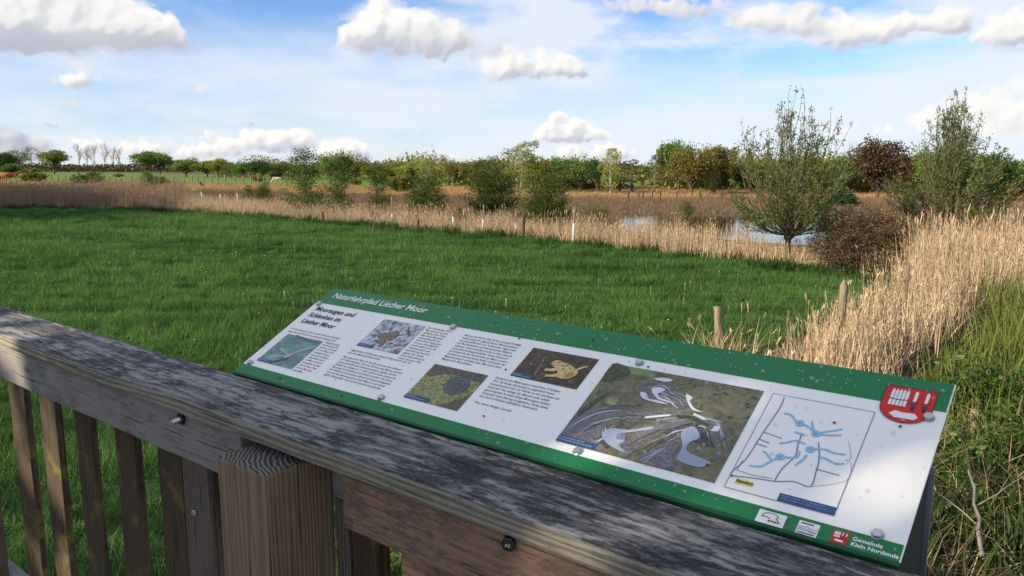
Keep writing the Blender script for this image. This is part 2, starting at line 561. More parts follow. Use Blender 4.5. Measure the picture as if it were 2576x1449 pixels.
# ------------------------------------------------------------------ the wooden railing the board is fixed to
HEAD = R(-51.8)
UX = Vector((math.sin(HEAD), math.cos(HEAD), 0))          # along the rail, away to the left
NX = Vector((math.cos(HEAD), -math.sin(HEAD), 0))         # across the rail, away from the viewer
RZ = math.atan2(-UX.y, -UX.x)

wood_material('rail_top_wood', 'x', (0.170, 0.170, 0.178), (0.335, 0.335, 0.345), (0.036, 0.037, 0.042), stain=(0.020, 0.021, 0.026), stain_amt=0.88,
              moss_amt=0.0, rings=150, pith=(0, 0.86, -0.75), stain_lo=0.48, stain_hi=0.555, bump_d=0.006)
wood_material('rail_edge_wood', 'x', (0.20, 0.19, 0.165), (0.31, 0.29, 0.24), (0.08, 0.075, 0.065), stain=(0.05, 0.05, 0.05), stain_amt=0.5,
              moss=(0.22, 0.20, 0.12), moss_amt=0.55, rings=150, pith=(0, 0.60, -0.62), bump_d=0.003)
wood_material('beam_grey_wood', 'x', (0.19, 0.185, 0.185), (0.27, 0.265, 0.26), (0.11, 0.105, 0.10), stain=(0.07, 0.07, 0.075), stain_amt=0.6,
              moss_amt=0.15, rings=110, pith=(0, 0.70, -0.40), bump_d=0.0012, ring_amt=0.3)
wood_material('beam_red_wood', 'x', (0.21, 0.135, 0.095), (0.30, 0.20, 0.145), (0.10, 0.065, 0.05), stain=(0.075, 0.06, 0.055), stain_amt=0.75,
              moss_amt=0.1, rings=100, pith=(0, 0.68, -0.42), bump_d=0.0015, ring_amt=0.4, stain_lo=0.47, stain_hi=0.58)
wood_material('post_wood', 'z', (0.170, 0.130, 0.088), (0.275, 0.215, 0.148), (0.042, 0.035, 0.029), stain=(0.12, 0.11, 0.085), stain_amt=0.5,
              moss=(0.20, 0.17, 0.09), moss_amt=0.25, rings=120, pith=(-1.04, 0.905, 0), bump_d=0.003, ring_amt=0.65)
wood_material('slat_wood', 'z', (0.055, 0.040, 0.027), (0.100, 0.075, 0.048), (0.020, 0.016, 0.013), stain=(0.04, 0.037, 0.03), stain_amt=0.6,
              moss=(0.17, 0.14, 0.035), moss_amt=0.75, rings=130, pith=(0.3, 0.6, 0), bump_d=0.003)
wood_material('slat_bare_wood', 'z', (0.11, 0.088, 0.080), (0.19, 0.155, 0.14), (0.04, 0.033, 0.03), stain=(0.06, 0.05, 0.05), stain_amt=0.6,
              moss_amt=0.1, rings=160, pith=(0.3, 0.6, 0), bump_d=0.004)
plain('zinc', (0.42, 0.44, 0.48), 0.30, metallic=0.9, spec=0.5, var=0.15, scale=60)
plain('dark_steel', (0.05, 0.052, 0.055), 0.38, metallic=0.7, spec=0.5, var=0.3, scale=90)
plain('white_stamp', (0.7, 0.7, 0.7), 0.6)

LIFT = Matrix.Translation((0, 0, CH)) @ Matrix.Rotation(R(0.564), 4, 'X') @ Matrix.Translation((0, 0, -CH))   # rail and board are a trifle out of level
rail = empty('wooden_railing', (0, 0, CH), (0, 0, RZ), label='weathered grey wooden railing with vertical slats in the foreground', category='railing')
rail.matrix_world = LIFT @ Matrix.Translation((0, 0, CH)) @ Matrix.Rotation(RZ, 4, 'Z')


def rb(name, a0, a1, b0, b1, z0, z1, mat, **kw):         # a0 < a1 along the rail
    return timber(name, -a1, -a0, b0, b1, z0, z1, mat, rail, **kw)


top = rb('top_board', -0.9, 4.2, 0.775, 0.943, -0.504, -0.470, 'rail_edge_wood', bevel=0.006, cuts=120, wear=0.0011, seed=3)
top.data.materials.append(MAT['rail_top_wood'])
for p in top.data.polygons:
    if p.normal.z > 0.5:
        p.material_index = 1
tag(top, 'broad top board, greyed and blackened with algae')
rb('beam', 1.262, 4.2, 0.786, 0.832, -0.604, -0.507, 'beam_grey_wood', cuts=60, wear=0.0008, seed=5)
rb('beam', 0.862, 1.256, 0.858, 0.892, -0.604, -0.507, 'beam_grey_wood', cuts=10, seed=6)
tag(rb('beam', -0.9, 0.972, 0.786, 0.832, -0.604, -0.507, 'beam_red_wood', cuts=30, wear=0.0008, seed=7), 'reddish brown beam under the top board')
po = timber('post', -1.230, -1.085, 0.716, 0.856, -CH, -0.519, 'post_wood', rail, bevel=0.006, cuts=50, wear=0.0010, seed=9, axis='z')
wood_material('post_end_wood', 'z', (0.070, 0.066, 0.060), (0.30, 0.28, 0.25), (0.022, 0.021, 0.020), stain=(0.03, 0.03, 0.032), stain_amt=0.5,
              moss_amt=0.1, rings=120, pith=(-1.04, 0.905, 0), bump_d=0.005)
po.data.materials.append(MAT['post_end_wood'])
for p in po.data.polygons:
    if p.normal.z > 0.6:
        p.material_index = 1
tag(po, 'thick square post with open growth rings on its end')
for k, (a0, a1) in enumerate([(3.18, 3.28), (2.97, 3.07), (2.745, 2.85), (2.415, 2.525), (2.212, 2.312), (2.008, 2.095), (1.782, 1.878), (1.574, 1.674)]):
    rb('slat', a0, a1, 0.834, 0.853, -1.53, -0.525, 'slat_wood', bevel=0.003, cuts=24, wear=0.0004, seed=20 + k, axis='z')
s6 = rb('slat', 1.452, 1.552, 0.824, 0.852, -1.53, -0.606, 'slat_bare_wood', bevel=0.003, cuts=24, wear=0.0005, seed=31, axis='z')
rb('slat', 1.049, 1.084, 0.858, 0.88, -1.53, -0.606, 'slat_bare_wood', bevel=0.003, cuts=16, seed=33, axis='z')
rb('slat', 0.985, 1.047, 0.862, 0.90, -1.53, -0.606, 'slat_wood', bevel=0.003, cuts=16, seed=34, axis='z')
rb('slat', 0.742, 0.888, 0.834, 0.856, -1.53, -0.606, 'beam_red_wood', bevel=0.003, cuts=16, seed=35, axis='z')
for a0, a1 in ((0.52, 0.66), (0.30, 0.44), (0.06, 0.20), (-0.2, -0.06)):
    rb('slat', a0, a1, 0.834, 0.856, -1.53, -0.606, 'slat_wood', bevel=0.003, cuts=16, seed=int(90 + a0 * 100), axis='z')
rb('lower_beam', -0.9, 4.2, 0.856, 0.896, -1.44, -1.34, 'beam_grey_wood', cuts=20, seed=40)


def machine_bolt(parent, a, b, z, sides, r, length, shaft, mat, washer=True):
    """hexagon nut with washer and the threaded end of the bolt, along -n"""
    e = prism('bolt', sides, r, 0.0, length, mat, parent, bevel=0.0015, loc=(-a, b, z), rot=(math.pi / 2, 0, 0.35))
    if washer:
        prism('washer', 24, r * 1.45, -0.001, 0.002, mat, e)
    if shaft:
        n = 14
        bm = bmesh.new()
        rings = []
        for i in range(n * 2 + 1):
            rr = r * (0.52 if i % 2 else 0.46)
            zz = length + shaft * i / (n * 2)
            rings.append([bm.verts.new((rr * math.cos(j * math.pi / 6), rr * math.sin(j * math.pi / 6), zz)) for j in range(12)])
        for q0, q1 in zip(rings, rings[1:]):
            for j in range(12):
                bm.faces.new((q0[j], q0[(j + 1) % 12], q1[(j + 1) % 12], q1[j]))
        bm.faces.new(rings[-1])
        link('thread', bm_mesh('thread', bm), 'zinc', e)
    return e


machine_bolt(rail, 1.462, 0.786, -0.5165, 6, 0.0098, 0.011, 0.022, 'dark_steel')
hb = machine_bolt(rail, 0.623, 0.786, -0.517, 6, 0.0112, 0.008, 0, 'dark_steel', washer=False)
machine_bolt(rail, 1.508, 0.824, -0.745, 6, 0.008, 0.007, 0, 'zinc', washer=False)


def text(name, s, size, mat, parent, loc, width=None, align='LEFT', spacing=1.0, shear=0.0, bold=0.0, rot=(0, 0, 0)):
    cu = bpy.data.curves.new(name, 'FONT')
    cu.body = s
    cu.size = size
    cu.align_x = align
    cu.align_y = 'TOP_BASELINE'
    cu.space_line = spacing
    cu.shear = shear
    cu.offset = bold
    cu.fill_mode = 'BOTH'
    cu.resolution_u = 3
    if width:
        cu.text_boxes[0].width = width
    src = bpy.data.objects.new('lettering_source', cu)
    COL.objects.link(src)
    dg = bpy.context.evaluated_depsgraph_get()
    me = bpy.data.meshes.new_from_object(src.evaluated_get(dg), depsgraph=dg)
    bpy.data.objects.remove(src)
    bpy.data.curves.remove(cu)
    me.name = name
    me.materials.clear()
    me.materials.append(MAT[mat])
    o = bpy.data.objects.new(name, me)
    COL.objects.link(o)
    o.parent = parent
    o.location = loc
    o.rotation_euler = rot
    return o


text('stamp', 'A2', 0.0068, 'white_stamp', hb, (0, -0.003, 0.0084), align='CENTER')

# ------------------------------------------------------------------ the information board
PW_, PH_, TILT = 1.355, 0.3255, R(27.7)
A_BR = Vector((0.44738, 0.84519, CH - 0.470))
board = empty('information_board', A_BR + UX * PW_ + Vector((0, 0, 0.004)), (TILT, 0, RZ), label='sloping green and white nature trail information board on the railing', category='sign')
board.matrix_world = LIFT @ Matrix.Translation(A_BR + UX * PW_ + Vector((0, 0, 0.004))) @ Matrix.Rotation(RZ, 4, 'Z') @ Matrix.Rotation(TILT, 4, 'X')


def gloss_paint(name, color, rough=0.34, wet=0.0):
    m, t, o = material(name)
    tc = t.n('ShaderNodeTexCoord').outputs['Object']
    n1 = t.noise(tc, 9.0, 5.0, 0.6)
    col = t.mix(t.math('MULTIPLY', n1, 0.25), color, tuple(v * 0.86 for v in color))
    rr = t.math('MULTIPLY_ADD', n1, 0.16, rough - 0.08)
    principled(t, o, col, rr, spec=0.22)
    return m


gloss_paint('board_white', (0.85, 0.85, 0.845))
gloss_paint('board_green', (0.010, 0.180, 0.062), 0.36)
gloss_paint('board_green_edge', (0.007, 0.07, 0.03), 0.4)
gloss_paint('emblem_red', (0.60, 0.022, 0.02), 0.36)
gloss_paint('caption_blue', (0.030, 0.085, 0.20), 0.36)
gloss_paint('print_dark', (0.030, 0.032, 0.045), 0.4)
gloss_paint('print_text', (0.060, 0.064, 0.085), 0.4)
gloss_paint('print_white', (0.78, 0.79, 0.80), 0.4)
gloss_paint('print_caption', (0.30, 0.40, 0.55), 0.4)
gloss_paint('map_blue', (0.24, 0.50, 0.70), 0.36)
gloss_paint('map_line', (0.19, 0.20, 0.28), 0.4)
gloss_paint('map_frame', (0.12, 0.15, 0.28), 0.4)
gloss_paint('sticker_yellow', (0.80, 0.66, 0.08), 0.4)
gloss_paint('marker_red', (0.45, 0.04, 0.03), 0.4)
gloss_paint('logo_green', (0.06, 0.22, 0.05), 0.4)
gloss_paint('logo_blue', (0.04, 0.08, 0.35), 0.4)
plain('back_plate_paint', (0.028, 0.032, 0.042), 0.5)
plain('back_plate_edge', (0.22, 0.25, 0.31), 0.45, metallic=0.4)


def plate(name, x0, x1, y0, y1, z0, z1, mat, parent, bevel=0.0012):
    bm = bmesh.new()
    box_bm(bm, x0, x1, y0, y1, z0, z1)
    if bevel:
        bmesh.ops.bevel(bm, geom=list(bm.edges), offset=bevel, segments=2, profile=0.5, affect='EDGES')
    return link(name, bm_mesh(name, bm), mat, parent)


class Strip(tuple):
    pass


def sheet(name, pts, z, mat, parent, thick=0.0003):
    """a flat printed shape with a hair of thickness"""
    bm = bmesh.new()
    if isinstance(pts, Strip):
        left = [bm.verts.new((p[0], p[1], z)) for p in pts[0]]
        right = [bm.verts.new((p[0], p[1], z)) for p in pts[1]]
        for i in range(len(left) - 1):
            bm.faces.new((left[i], right[i], right[i + 1], left[i + 1]))
        return link(name, bm_mesh(name, bm), mat, parent)
    lo = [bm.verts.new((p[0], p[1], z - thick)) for p in pts]
    hi = [bm.verts.new((p[0], p[1], z)) for p in pts]
    n = len(pts)
    area = sum(pts[i][0] * pts[(i + 1) % n][1] - pts[(i + 1) % n][0] * pts[i][1] for i in range(n))
    if area < 0:
        lo.reverse(); hi.reverse()
    bm.faces.new(hi)
    for i in range(n):
        j = (i + 1) % n
        bm.faces.new((lo[i], lo[j], hi[j], hi[i]))
    bmesh.ops.triangulate(bm, faces=[f for f in bm.faces if len(f.verts) > 4])
    return link(name, bm_mesh(name, bm), mat, parent)


def rect(x0, y0, x1, y1):
    return [(x0, y0), (x1, y0), (x1, y1), (x0, y1)]


def stroke(pts, w):
    """outline of a line of some width"""
    L, Rr = [], []
    n = len(pts)
    for i, p in enumerate(pts):
        a = pts[max(i - 1, 0)]
        b = pts[min(i + 1, n - 1)]
        dx, dy = b[0] - a[0], b[1] - a[1]
        l = math.hypot(dx, dy) or 1
        ww = w[i] if isinstance(w, (list, tuple)) else w
        nx, ny = -dy / l * ww / 2, dx / l * ww / 2
        L.append((p[0] + nx, p[1] + ny)); Rr.append((p[0] - nx, p[1] - ny))
    return Strip((L, Rr))


def smooth_line(pts, k=4):
    """Catmull-Rom through the points"""
    out_ = []
    n = len(pts)
    for i in range(n - 1):
        p0, p1, p2, p3 = pts[max(i - 1, 0)], pts[i], pts[i + 1], pts[min(i + 2, n - 1)]
        for j in range(k):
            s = j / k
            out_.append(tuple(0.5 * (2 * p1[c] + (p2[c] - p0[c]) * s + (2 * p0[c] - 5 * p1[c] + 4 * p2[c] - p3[c]) * s * s + (3 * p1[c] - p0[c] - 3 * p2[c] + p3[c]) * s ** 3) for c in (0, 1)))
    out_.append(pts[-1])
    return out_


def oval(cx, cy, rx, ry, n=20, rot=0.0):
    c, s = math.cos(rot), math.sin(rot)
    return [(cx + rx * math.cos(a) * c - ry * math.sin(a) * s, cy + rx * math.cos(a) * s + ry * math.sin(a) * c) for a in (2 * math.pi * i / n for i in range(n))]


def smooth_loop(pts, k=3):
    n = len(pts)
    out_ = []
    for i in range(n):
        p0, p1, p2, p3 = pts[i - 1], pts[i], pts[(i + 1) % n], pts[(i + 2) % n]
        for j in range(k):
            s = j / k
            out_.append(tuple(0.5 * (2 * p1[c] + (p2[c] - p0[c]) * s + (2 * p0[c] - 5 * p1[c] + 4 * p2[c] - p3[c]) * s * s + (3 * p1[c] - p0[c] - 3 * p2[c] + p3[c]) * s ** 3) for c in (0, 1)))
    return out_


plate('panel', 0, PW_, 0.004, PH_, -0.004, 0.0, 'board_white', board)
plate('fold', -0.0003, PW_ + 0.0003, -0.0005, 0.0062, -0.022, 0.0010, 'board_green_edge', board)
sheet('header_strip', rect(0.0015, 0.266, PW_ - 0.0015, PH_ - 0.0015), 0.0007, 'board_green', board)
sheet('footer_strip', rect(0.0015, 0.005, PW_ - 0.0015, 0.0312), 0.0007, 'board_green', board)
text('title', 'Naturlehrpfad Liether Moor', 0.0272, 'print_white', board, (0.0325, 0.2895, 0.0012), bold=0.00055, shear=0.0)
text('heading', 'Mooraugen und\nSchlenken im\nLiether Moor', 0.0215, 'print_dark', board, (0.0245, 0.2375, 0.0009), spacing=1.11, bold=0.00035, shear=0.05)

BODY = dict(mat='print_text', parent=board, shear=0.08, bold=0.00004)


def para(name, lines, x, y, width, size=0.0071, lead=0.0086):
    text(name, '\n'.join(lines), size, loc=(x, y, 0.0009), width=width, align='LEFT', spacing=lead / size, **BODY)


para('text_block', ['Vor Ihnen befindet sich die verlandete Fläche des ehemaligen', 'Esinger Sees, die sich nach einer intensiven Ablösung in der'], 0.0205, 0.1625, None, 0.0070, 0.0096)
para('text_block', ['Vergangenheit zu', 'einer feuchten Bin-', 'senwiese entwickelt', 'hat. Um diesen eher', 'eintönigen Lebens-', 'raum ganz erheblich', 'auszuwerten und in', 'ein Moor zurück zu', 'verwandeln, wurden', 'hier auf circa 5 Hek-', 'tar vier Moorseen', 'geschaffen.'], 0.163, 0.1437, None, 0.0070, 0.0087)
para('text_block', ['Die Tiefe beträgt 1,20 m.', 'Man sieht das neue Bio-', 'topfläche auf der lichten', 'Seite, durch Pflanzenbe-', 'wuchs größtenteils ver-', 'deckt. Da der Untergrund', 'noch eine dünne Mulltorf-', 'schicht enthält, ist hier die', 'Voraussetzung für eine', 'Renaturierung besonders', 'gegeben. Der Aushub', 'wurde hufeisenförmig als', 'Wasser stauender Wall'], 0.3905, 0.2455, None, 0.0066, 0.0083)
para('text_block', ['aufgeschüttet und bildet einen dünigen Untergrund, wie man ihn', 'auch oft in Moorlandschaften findet.'], 0.2535, 0.1385, None, 0.0069, 0.0086)
para('text_block', ['Moorauge ist der Name für den Überrest eines Sees während', 'der Verlandungsphase. Es ist das Zentrum eines Moores und wird', 'oft von mäandrierenden Schlenkensystemen umgeben, die sich', 'ebenfalls neu angelegt mit 1 m Tiefe und 3 m Breite rund um die', 'Mooraugen weit verästelt in das Biotop erstrecken. Der Grund', 'der Schlenken wurde bewusst während der Renaturierungsarbei-', 'ten durch den Betreuungsverein Liether Moor e.V. auf überall', 'gleiche Tiefe gehalten, wie es auch in natürlich entstehenden'], 0.2535, 0.1155, None, 0.0069, 0.0083)
para('text_block', ['Mooren der Fall ist. Dies fördert eine gleichmäßige', 'Ansammlung von abgestorbenen Pflanzensedimen-', 'ten, die größtenteils von Torfmoosen, abgestorbe-', 'nen Baumstämmen und hinein gewehten Blättern', 'stammen. Erstere werden bereits in naher Zukunft', 'grüne Schwimmteppiche bilden, deren schwammi-', 'ge Substanz für die Verruchtheit der Moore verant-', 'wortlich ist, indem sie festen Boden vortäuscht, der', 'Menschen jedoch versinken lässt. Man nennt diese', 'Moose auch „Moorbildner“.'], 0.4935, 0.2435, None, 0.0070, 0.0084)
para('text_block', ['Zusätzlich sind Moore ganz wesentliche CO2-Spei-', 'cher. Sie binden Stickoxyde in unglaublich hoher', 'Konzentration, mehr als Wälder es tun und lassen sie', 'nicht mehr los, solange der Mensch nicht schädi-', 'gend eingreift. So bildet dieses Mooraugen-/Schlen-', 'kensystem einen Beitrag im geplanten Verbundnetz', 'der noch in Holstein befindlichen Restmoore.', '', 'Text: Armin Püttger-Conradt'], 0.642, 0.1495, None, 0.0070, 0.0084)

# --- printed photographs
def photo_material(name, cols, scale, detail=6.0, stretch=(1, 1, 1), dist=0.6, rough=0.36):
    m, t, o = material(name)
    tc = t.n('ShaderNodeTexCoord').outputs['Object']
    v = t.vec('MULTIPLY', tc, stretch)
    nz = t.noise(v, scale, detail, 0.62, dist=dist)
    principled(t, o, t.ramp(nz, cols), rough, spec=0.45)
    return m


photo_material('photo_water', [(0.32, (0.055, 0.14, 0.135)), (0.5, (0.11, 0.23, 0.22)), (0.68, (0.22, 0.36, 0.36))], 22, stretch=(1, 2.2, 1))
photo_material('photo_snow', [(0.40, (0.10, 0.11, 0.13)), (0.47, (0.34, 0.38, 0.46)), (0.6, (0.55, 0.60, 0.70)), (0.8, (0.66, 0.69, 0.76))], 60)
photo_material('photo_twig', [(0.3, (0.02, 0.018, 0.016)), (0.7, (0.13, 0.11, 0.09))], 90)
photo_material('photo_bird', [(0.38, (0.025, 0.02, 0.016)), (0.5, (0.14, 0.10, 0.06)), (0.62, (0.36, 0.29, 0.20))], 160, stretch=(1, 2.5, 1))
photo_material('photo_moss', [(0.3, (0.05, 0.06, 0.012)), (0.5, (0.20, 0.22, 0.07)), (0.68, (0.42, 0.42, 0.22))], 150)
photo_material('photo_snake', [(0.3, (0.030, 0.037, 0.050)), (0.55, (0.075, 0.092, 0.12)), (0.75, (0.15, 0.175, 0.21))], 140)
photo_material('photo_litter', [(0.32, (0.006, 0.005, 0.005)), (0.5, (0.035, 0.02, 0.013)), (0.62, (0.09, 0.05, 0.03)), (0.75, (0.17, 0.11, 0.07))], 85)
photo_material('photo_frog', [(0.28, (0.20, 0.09, 0.02)), (0.45, (0.52, 0.34, 0.10)), (0.65, (0.70, 0.58, 0.27))], 70)
photo_material('photo_frog_spot', [(0.3, (0.05, 0.03, 0.012)), (0.7, (0.10, 0.06, 0.02))], 70)
photo_material('photo_marsh', [(0.30, (0.032, 0.034, 0.028)), (0.46, (0.105, 0.11, 0.062)), (0.60, (0.16, 0.155, 0.10)), (0.75, (0.23, 0.22, 0.18))], 60, detail=9.0, dist=1.2)
photo_material('photo_mud', [(0.32, (0.060, 0.056, 0.056)), (0.46, (0.115, 0.108, 0.115)), (0.6, (0.17, 0.168, 0.20)), (0.74, (0.30, 0.32, 0.39))], 48, detail=9.0, stretch=(0.7, 1.8, 1), dist=4.0)
photo_material('photo_pool', [(0.3, (0.22, 0.28, 0.40)), (0.7, (0.36, 0.42, 0.55))], 20)
photo_material('photo_far_pool', [(0.3, (0.52, 0.57, 0.64)), (0.7, (0.66, 0.70, 0.76))], 40)
photo_material('photo_trees', [(0.32, (0.008, 0.016, 0.01)), (0.55, (0.04, 0.065, 0.03)), (0.75, (0.085, 0.115, 0.05))], 120)
photo_material('photo_meadow', [(0.3, (0.12, 0.19, 0.07)), (0.7, (0.20, 0.28, 0.12))], 60)
photo_material('photo_dragonfly', [(0.3, (0.28, 0.33, 0.22)), (0.7, (0.55, 0.58, 0.42))], 90)
photo_material('photo_wing', [(0.3, (0.20, 0.30, 0.28)), (0.7, (0.36, 0.44, 0.42))], 90)


def photo(x0, y0, x1, y1, mat, label):
    p = sheet('photograph', rect(x0, y0, x1, y1), 0.0008, mat, board)
    return tag(p, label)


def caption(parent, x0, y0, x1, y1, lines=2):
    c = sheet('caption', rect(x0, y0, x1, y1), 0.0016, 'caption_blue', parent)
    return c


rng = random.Random(5)
ph = photo(0.0305, 0.0495, 0.1555, 0.1462, 'photo_water', 'photograph of an insect on teal water')
sheet('insect_body', smooth_loop([(0.083, 0.060), (0.098, 0.071), (0.110, 0.080), (0.113, 0.074), (0.101, 0.064), (0.088, 0.056)]), 0.0012, 'photo_trees', ph)
sheet('insect_body', smooth_loop([(0.093, 0.078), (0.107, 0.091), (0.114, 0.089), (0.104, 0.074)]), 0.0014, 'photo_dragonfly', ph)
for w in ([(0.104, 0.088), (0.128, 0.105), (0.152, 0.125), (0.146, 0.128), (0.122, 0.111)], [(0.100, 0.086), (0.080, 0.098), (0.060, 0.101), (0.062, 0.094), (0.084, 0.088)], [(0.096, 0.080), (0.072, 0.079), (0.053, 0.074), (0.056, 0.069), (0.078, 0.072)]):
    sheet('wing', smooth_loop(w), 0.0011, 'photo_wing', ph)
sheet('stalk', stroke([(0.060, 0.1459), (0.112, 0.138), (0.152, 0.1405)], [0.006, 0.004, 0.001]), 0.0011, 'photo_twig', ph)
caption(ph, 0.0308, 0.0498, 0.083, 0.0585)

ph = photo(0.2557, 0.1562, 0.3812, 0.2495, 'photo_snow', 'photograph of a brown wading bird among twigs on pale ground')
for k in range(16):
    x, y = 0.262 + rng.random() * 0.105, 0.205 + rng.random() * 0.038
    a = rng.uniform(-0.9, 0.7)
    l = rng.uniform(0.012, 0.034)
    sheet('twig', stroke([(x, y), (min(x + l * math.cos(a), 0.380), min(max(y + l * math.sin(a), 0.158), 0.248))], [0.0021, 0.0006]), 0.0010 + 0.00002 * k, 'photo_twig', ph)
for k in range(14):
    x, y = 0.285 + rng.random() * 0.08, 0.160 + rng.random() * 0.022
    sheet('dead_leaf', smooth_loop([(x, y), (x + 0.006, y + 0.004), (x + 0.012, y + 0.001), (x + 0.005, y - 0.002)]), 0.0010 + 0.00002 * k, 'photo_bird', ph)
sheet('bird', smooth_loop([(0.283, 0.196), (0.288, 0.205), (0.302, 0.211), (0.316, 0.2125), (0.322, 0.215), (0.330, 0.212), (0.348, 0.210), (0.331, 0.207), (0.334, 0.198), (0.328, 0.189), (0.312, 0.184), (0.296, 0.188)]), 0.0015, 'photo_bird', ph)
for x in (0.312, 0.320):
    sheet('bird_leg', stroke([(x, 0.186), (x + 0.002, 0.172)], 0.0014), 0.0014, 'photo_twig', ph)
caption(ph, 0.2560, 0.1565, 0.305, 0.165)

ph = photo(0.4897, 0.0545, 0.6245, 0.1525, 'photo_moss', 'photograph of a coiled dark snake on yellow green moss')
sheet('dark_corner', [(0.490, 0.152), (0.624, 0.152), (0.624, 0.128), (0.575, 0.136), (0.53, 0.133), (0.506, 0.118), (0.490, 0.120)], 0.0010, 'photo_twig', ph)
sheet('dark_corner', [(0.573, 0.0548), (0.624, 0.0548), (0.624, 0.098), (0.606, 0.080)], 0.0010, 'photo_twig', ph)
spiral = []
for i in range(120):
    f = i / 119
    ang = 2.2 + f * 2 * math.pi * 2.7
    r_ = 0.0265 - 0.0222 * f
    spiral.append((0.580 + r_ * 1.03 * math.cos(ang), 0.1115 + r_ * 0.93 * math.sin(ang)))
sheet('snake_bed', oval(0.580, 0.1115, 0.0268, 0.0245, 32), 0.0012, 'photo_twig', ph)
sheet('snake', stroke(spiral, [0.0078 - 0.003 * i / 119 for i in range(120)]), 0.0015, 'photo_snake', ph)
sheet('grass_blade', stroke([(0.594, 0.0575), (0.6232, 0.1439)], [0.0025, 0.0012]), 0.0017, 'photo_moss', ph)
for k in range(7):
    x = 0.500 + k * 0.012
    sheet('twig', stroke([(x, 0.1515), (x - 0.008 + 0.004 * (k % 3), 0.1365)], 0.0013), 0.0013, 'photo_bird', ph)
caption(ph, 0.490, 0.0548, 0.5525, 0.0655)

ph = photo(0.6670, 0.1645, 0.8110, 0.2457, 'photo_litter', 'photograph of a yellow brown frog on dark leaf litter')
sheet('twig', stroke([(0.7045, 0.2287), (0.710, 0.203), (0.7135, 0.1769)], [0.003, 0.0045, 0.005]), 0.0011, 'photo_bird', ph)
sheet('frog_leg', smooth_loop([(0.7818, 0.2112), (0.7951, 0.2224), (0.8020, 0.2232), (0.7935, 0.2165), (0.7871, 0.2094)]), 0.0012, 'photo_frog', ph)
sheet('frog', smooth_loop([(0.7275, 0.2135), (0.7306, 0.2211), (0.7391, 0.2245), (0.7483, 0.2210), (0.7619, 0.2205), (0.7733, 0.2156), (0.7818, 0.2112), (0.7890, 0.2070), (0.7915, 0.2000), (0.7888, 0.1915), (0.7790, 0.1830), (0.7685, 0.1830), (0.7585, 0.1890), (0.7500, 0.1975), (0.7400, 0.2050), (0.7330, 0.2090)]), 0.0015, 'photo_frog', ph)
sheet('frog_leg', smooth_loop([(0.7440, 0.2030), (0.7300, 0.1985), (0.7250, 0.1990), (0.7285, 0.1955), (0.7240, 0.1935), (0.7330, 0.1925), (0.7480, 0.1965)]), 0.0017, 'photo_frog', ph)
sheet('frog_leg', smooth_loop([(0.7600, 0.1930), (0.7440, 0.1850), (0.7330, 0.1835), (0.7370, 0.1810), (0.7330, 0.1775), (0.7450, 0.1795), (0.7600, 0.1825), (0.7720, 0.1810)]), 0.0018, 'photo_frog', ph)
for x, y, r_ in ((0.742, 0.2195, 0.0021), (0.752, 0.213, 0.0020), (0.762, 0.216, 0.0017), (0.771, 0.210, 0.0018), (0.759, 0.206, 0.0014), (0.746, 0.211, 0.0015)):
    sheet('frog_spot', oval(x, y, r_, r_ * 0.75, 10), 0.0019, 'photo_frog_spot', ph)
caption(ph, 0.6673, 0.1648, 0.716, 0.1735)

ph = photo(0.8405, 0.0478, 1.1090, 0.2427, 'photo_marsh', 'aerial photograph of a marsh with winding pools')
sheet('field', [(0.868, 0.2424), (0.92, 0.2424), (0.927, 0.225), (0.886, 0.2258)], 0.0010, 'photo_meadow', ph)
sheet('woodland', smooth_loop([(0.842, 0.241), (0.862, 0.2422), (0.878, 0.236), (0.884, 0.222), (0.870, 0.205), (0.856, 0.196), (0.842, 0.198)]), 0.0011, 'photo_trees', ph)
sheet('mud_bank', smooth_loop([(0.842, 0.082), (0.862, 0.128), (0.900, 0.145), (0.945, 0.152), (0.985, 0.162), (1.02, 0.176), (1.01, 0.158), (0.970, 0.140), (0.925, 0.124), (0.905, 0.100), (0.912, 0.070), (0.93, 0.055), (0.89, 0.050), (0.850, 0.052)]), 0.0010, 'photo_mud', ph)
sheet('mud_bank', smooth_loop([(0.968, 0.050), (0.982, 0.088), (1.005, 0.125), (1.035, 0.148), (1.060, 0.142), (1.078, 0.120), (1.098, 0.090), (1.095, 0.108), (1.082, 0.150), (1.058, 0.164), (1.020, 0.158), (0.992, 0.135), (0.958, 0.098), (0.945, 0.066)]), 0.0012, 'photo_mud', ph)
sheet('mud_bank', smooth_loop([(0.985, 0.050), (1.000, 0.085), (1.020, 0.120), (1.034, 0.105), (1.032, 0.074), (1.045, 0.052)]), 0.0013, 'photo_mud', ph)
sheet('mud_bank', smooth_loop([(0.915, 0.200), (0.936, 0.215), (0.965, 0.213), (0.985, 0.196), (1.012, 0.186), (1.005, 0.176), (0.965, 0.172), (0.930, 0.174)]), 0.0011, 'photo_mud', ph)
for pts in ([(0.9067, 0.0836), (0.9162, 0.0987), (0.9454, 0.1038), (0.9755, 0.1211), (0.9794, 0.1163), (0.9526, 0.102), (0.9328, 0.0917), (0.9356, 0.0807), (0.9494, 0.0811), (0.9445, 0.0698), (0.9621, 0.0601), (0.9463, 0.0607), (0.923, 0.0687)],
            [(1.038, 0.1404), (1.0557, 0.1227), (1.0452, 0.1079), (1.0487, 0.0904), (1.075, 0.0844), (1.0908, 0.0789), (1.0769, 0.0671), (1.0488, 0.0684), (1.0396, 0.0763), (1.0382, 0.0981), (1.025, 0.1207), (1.0288, 0.1317)]):
    sheet('pool', smooth_loop(pts), 0.0016, 'photo_pool', ph)
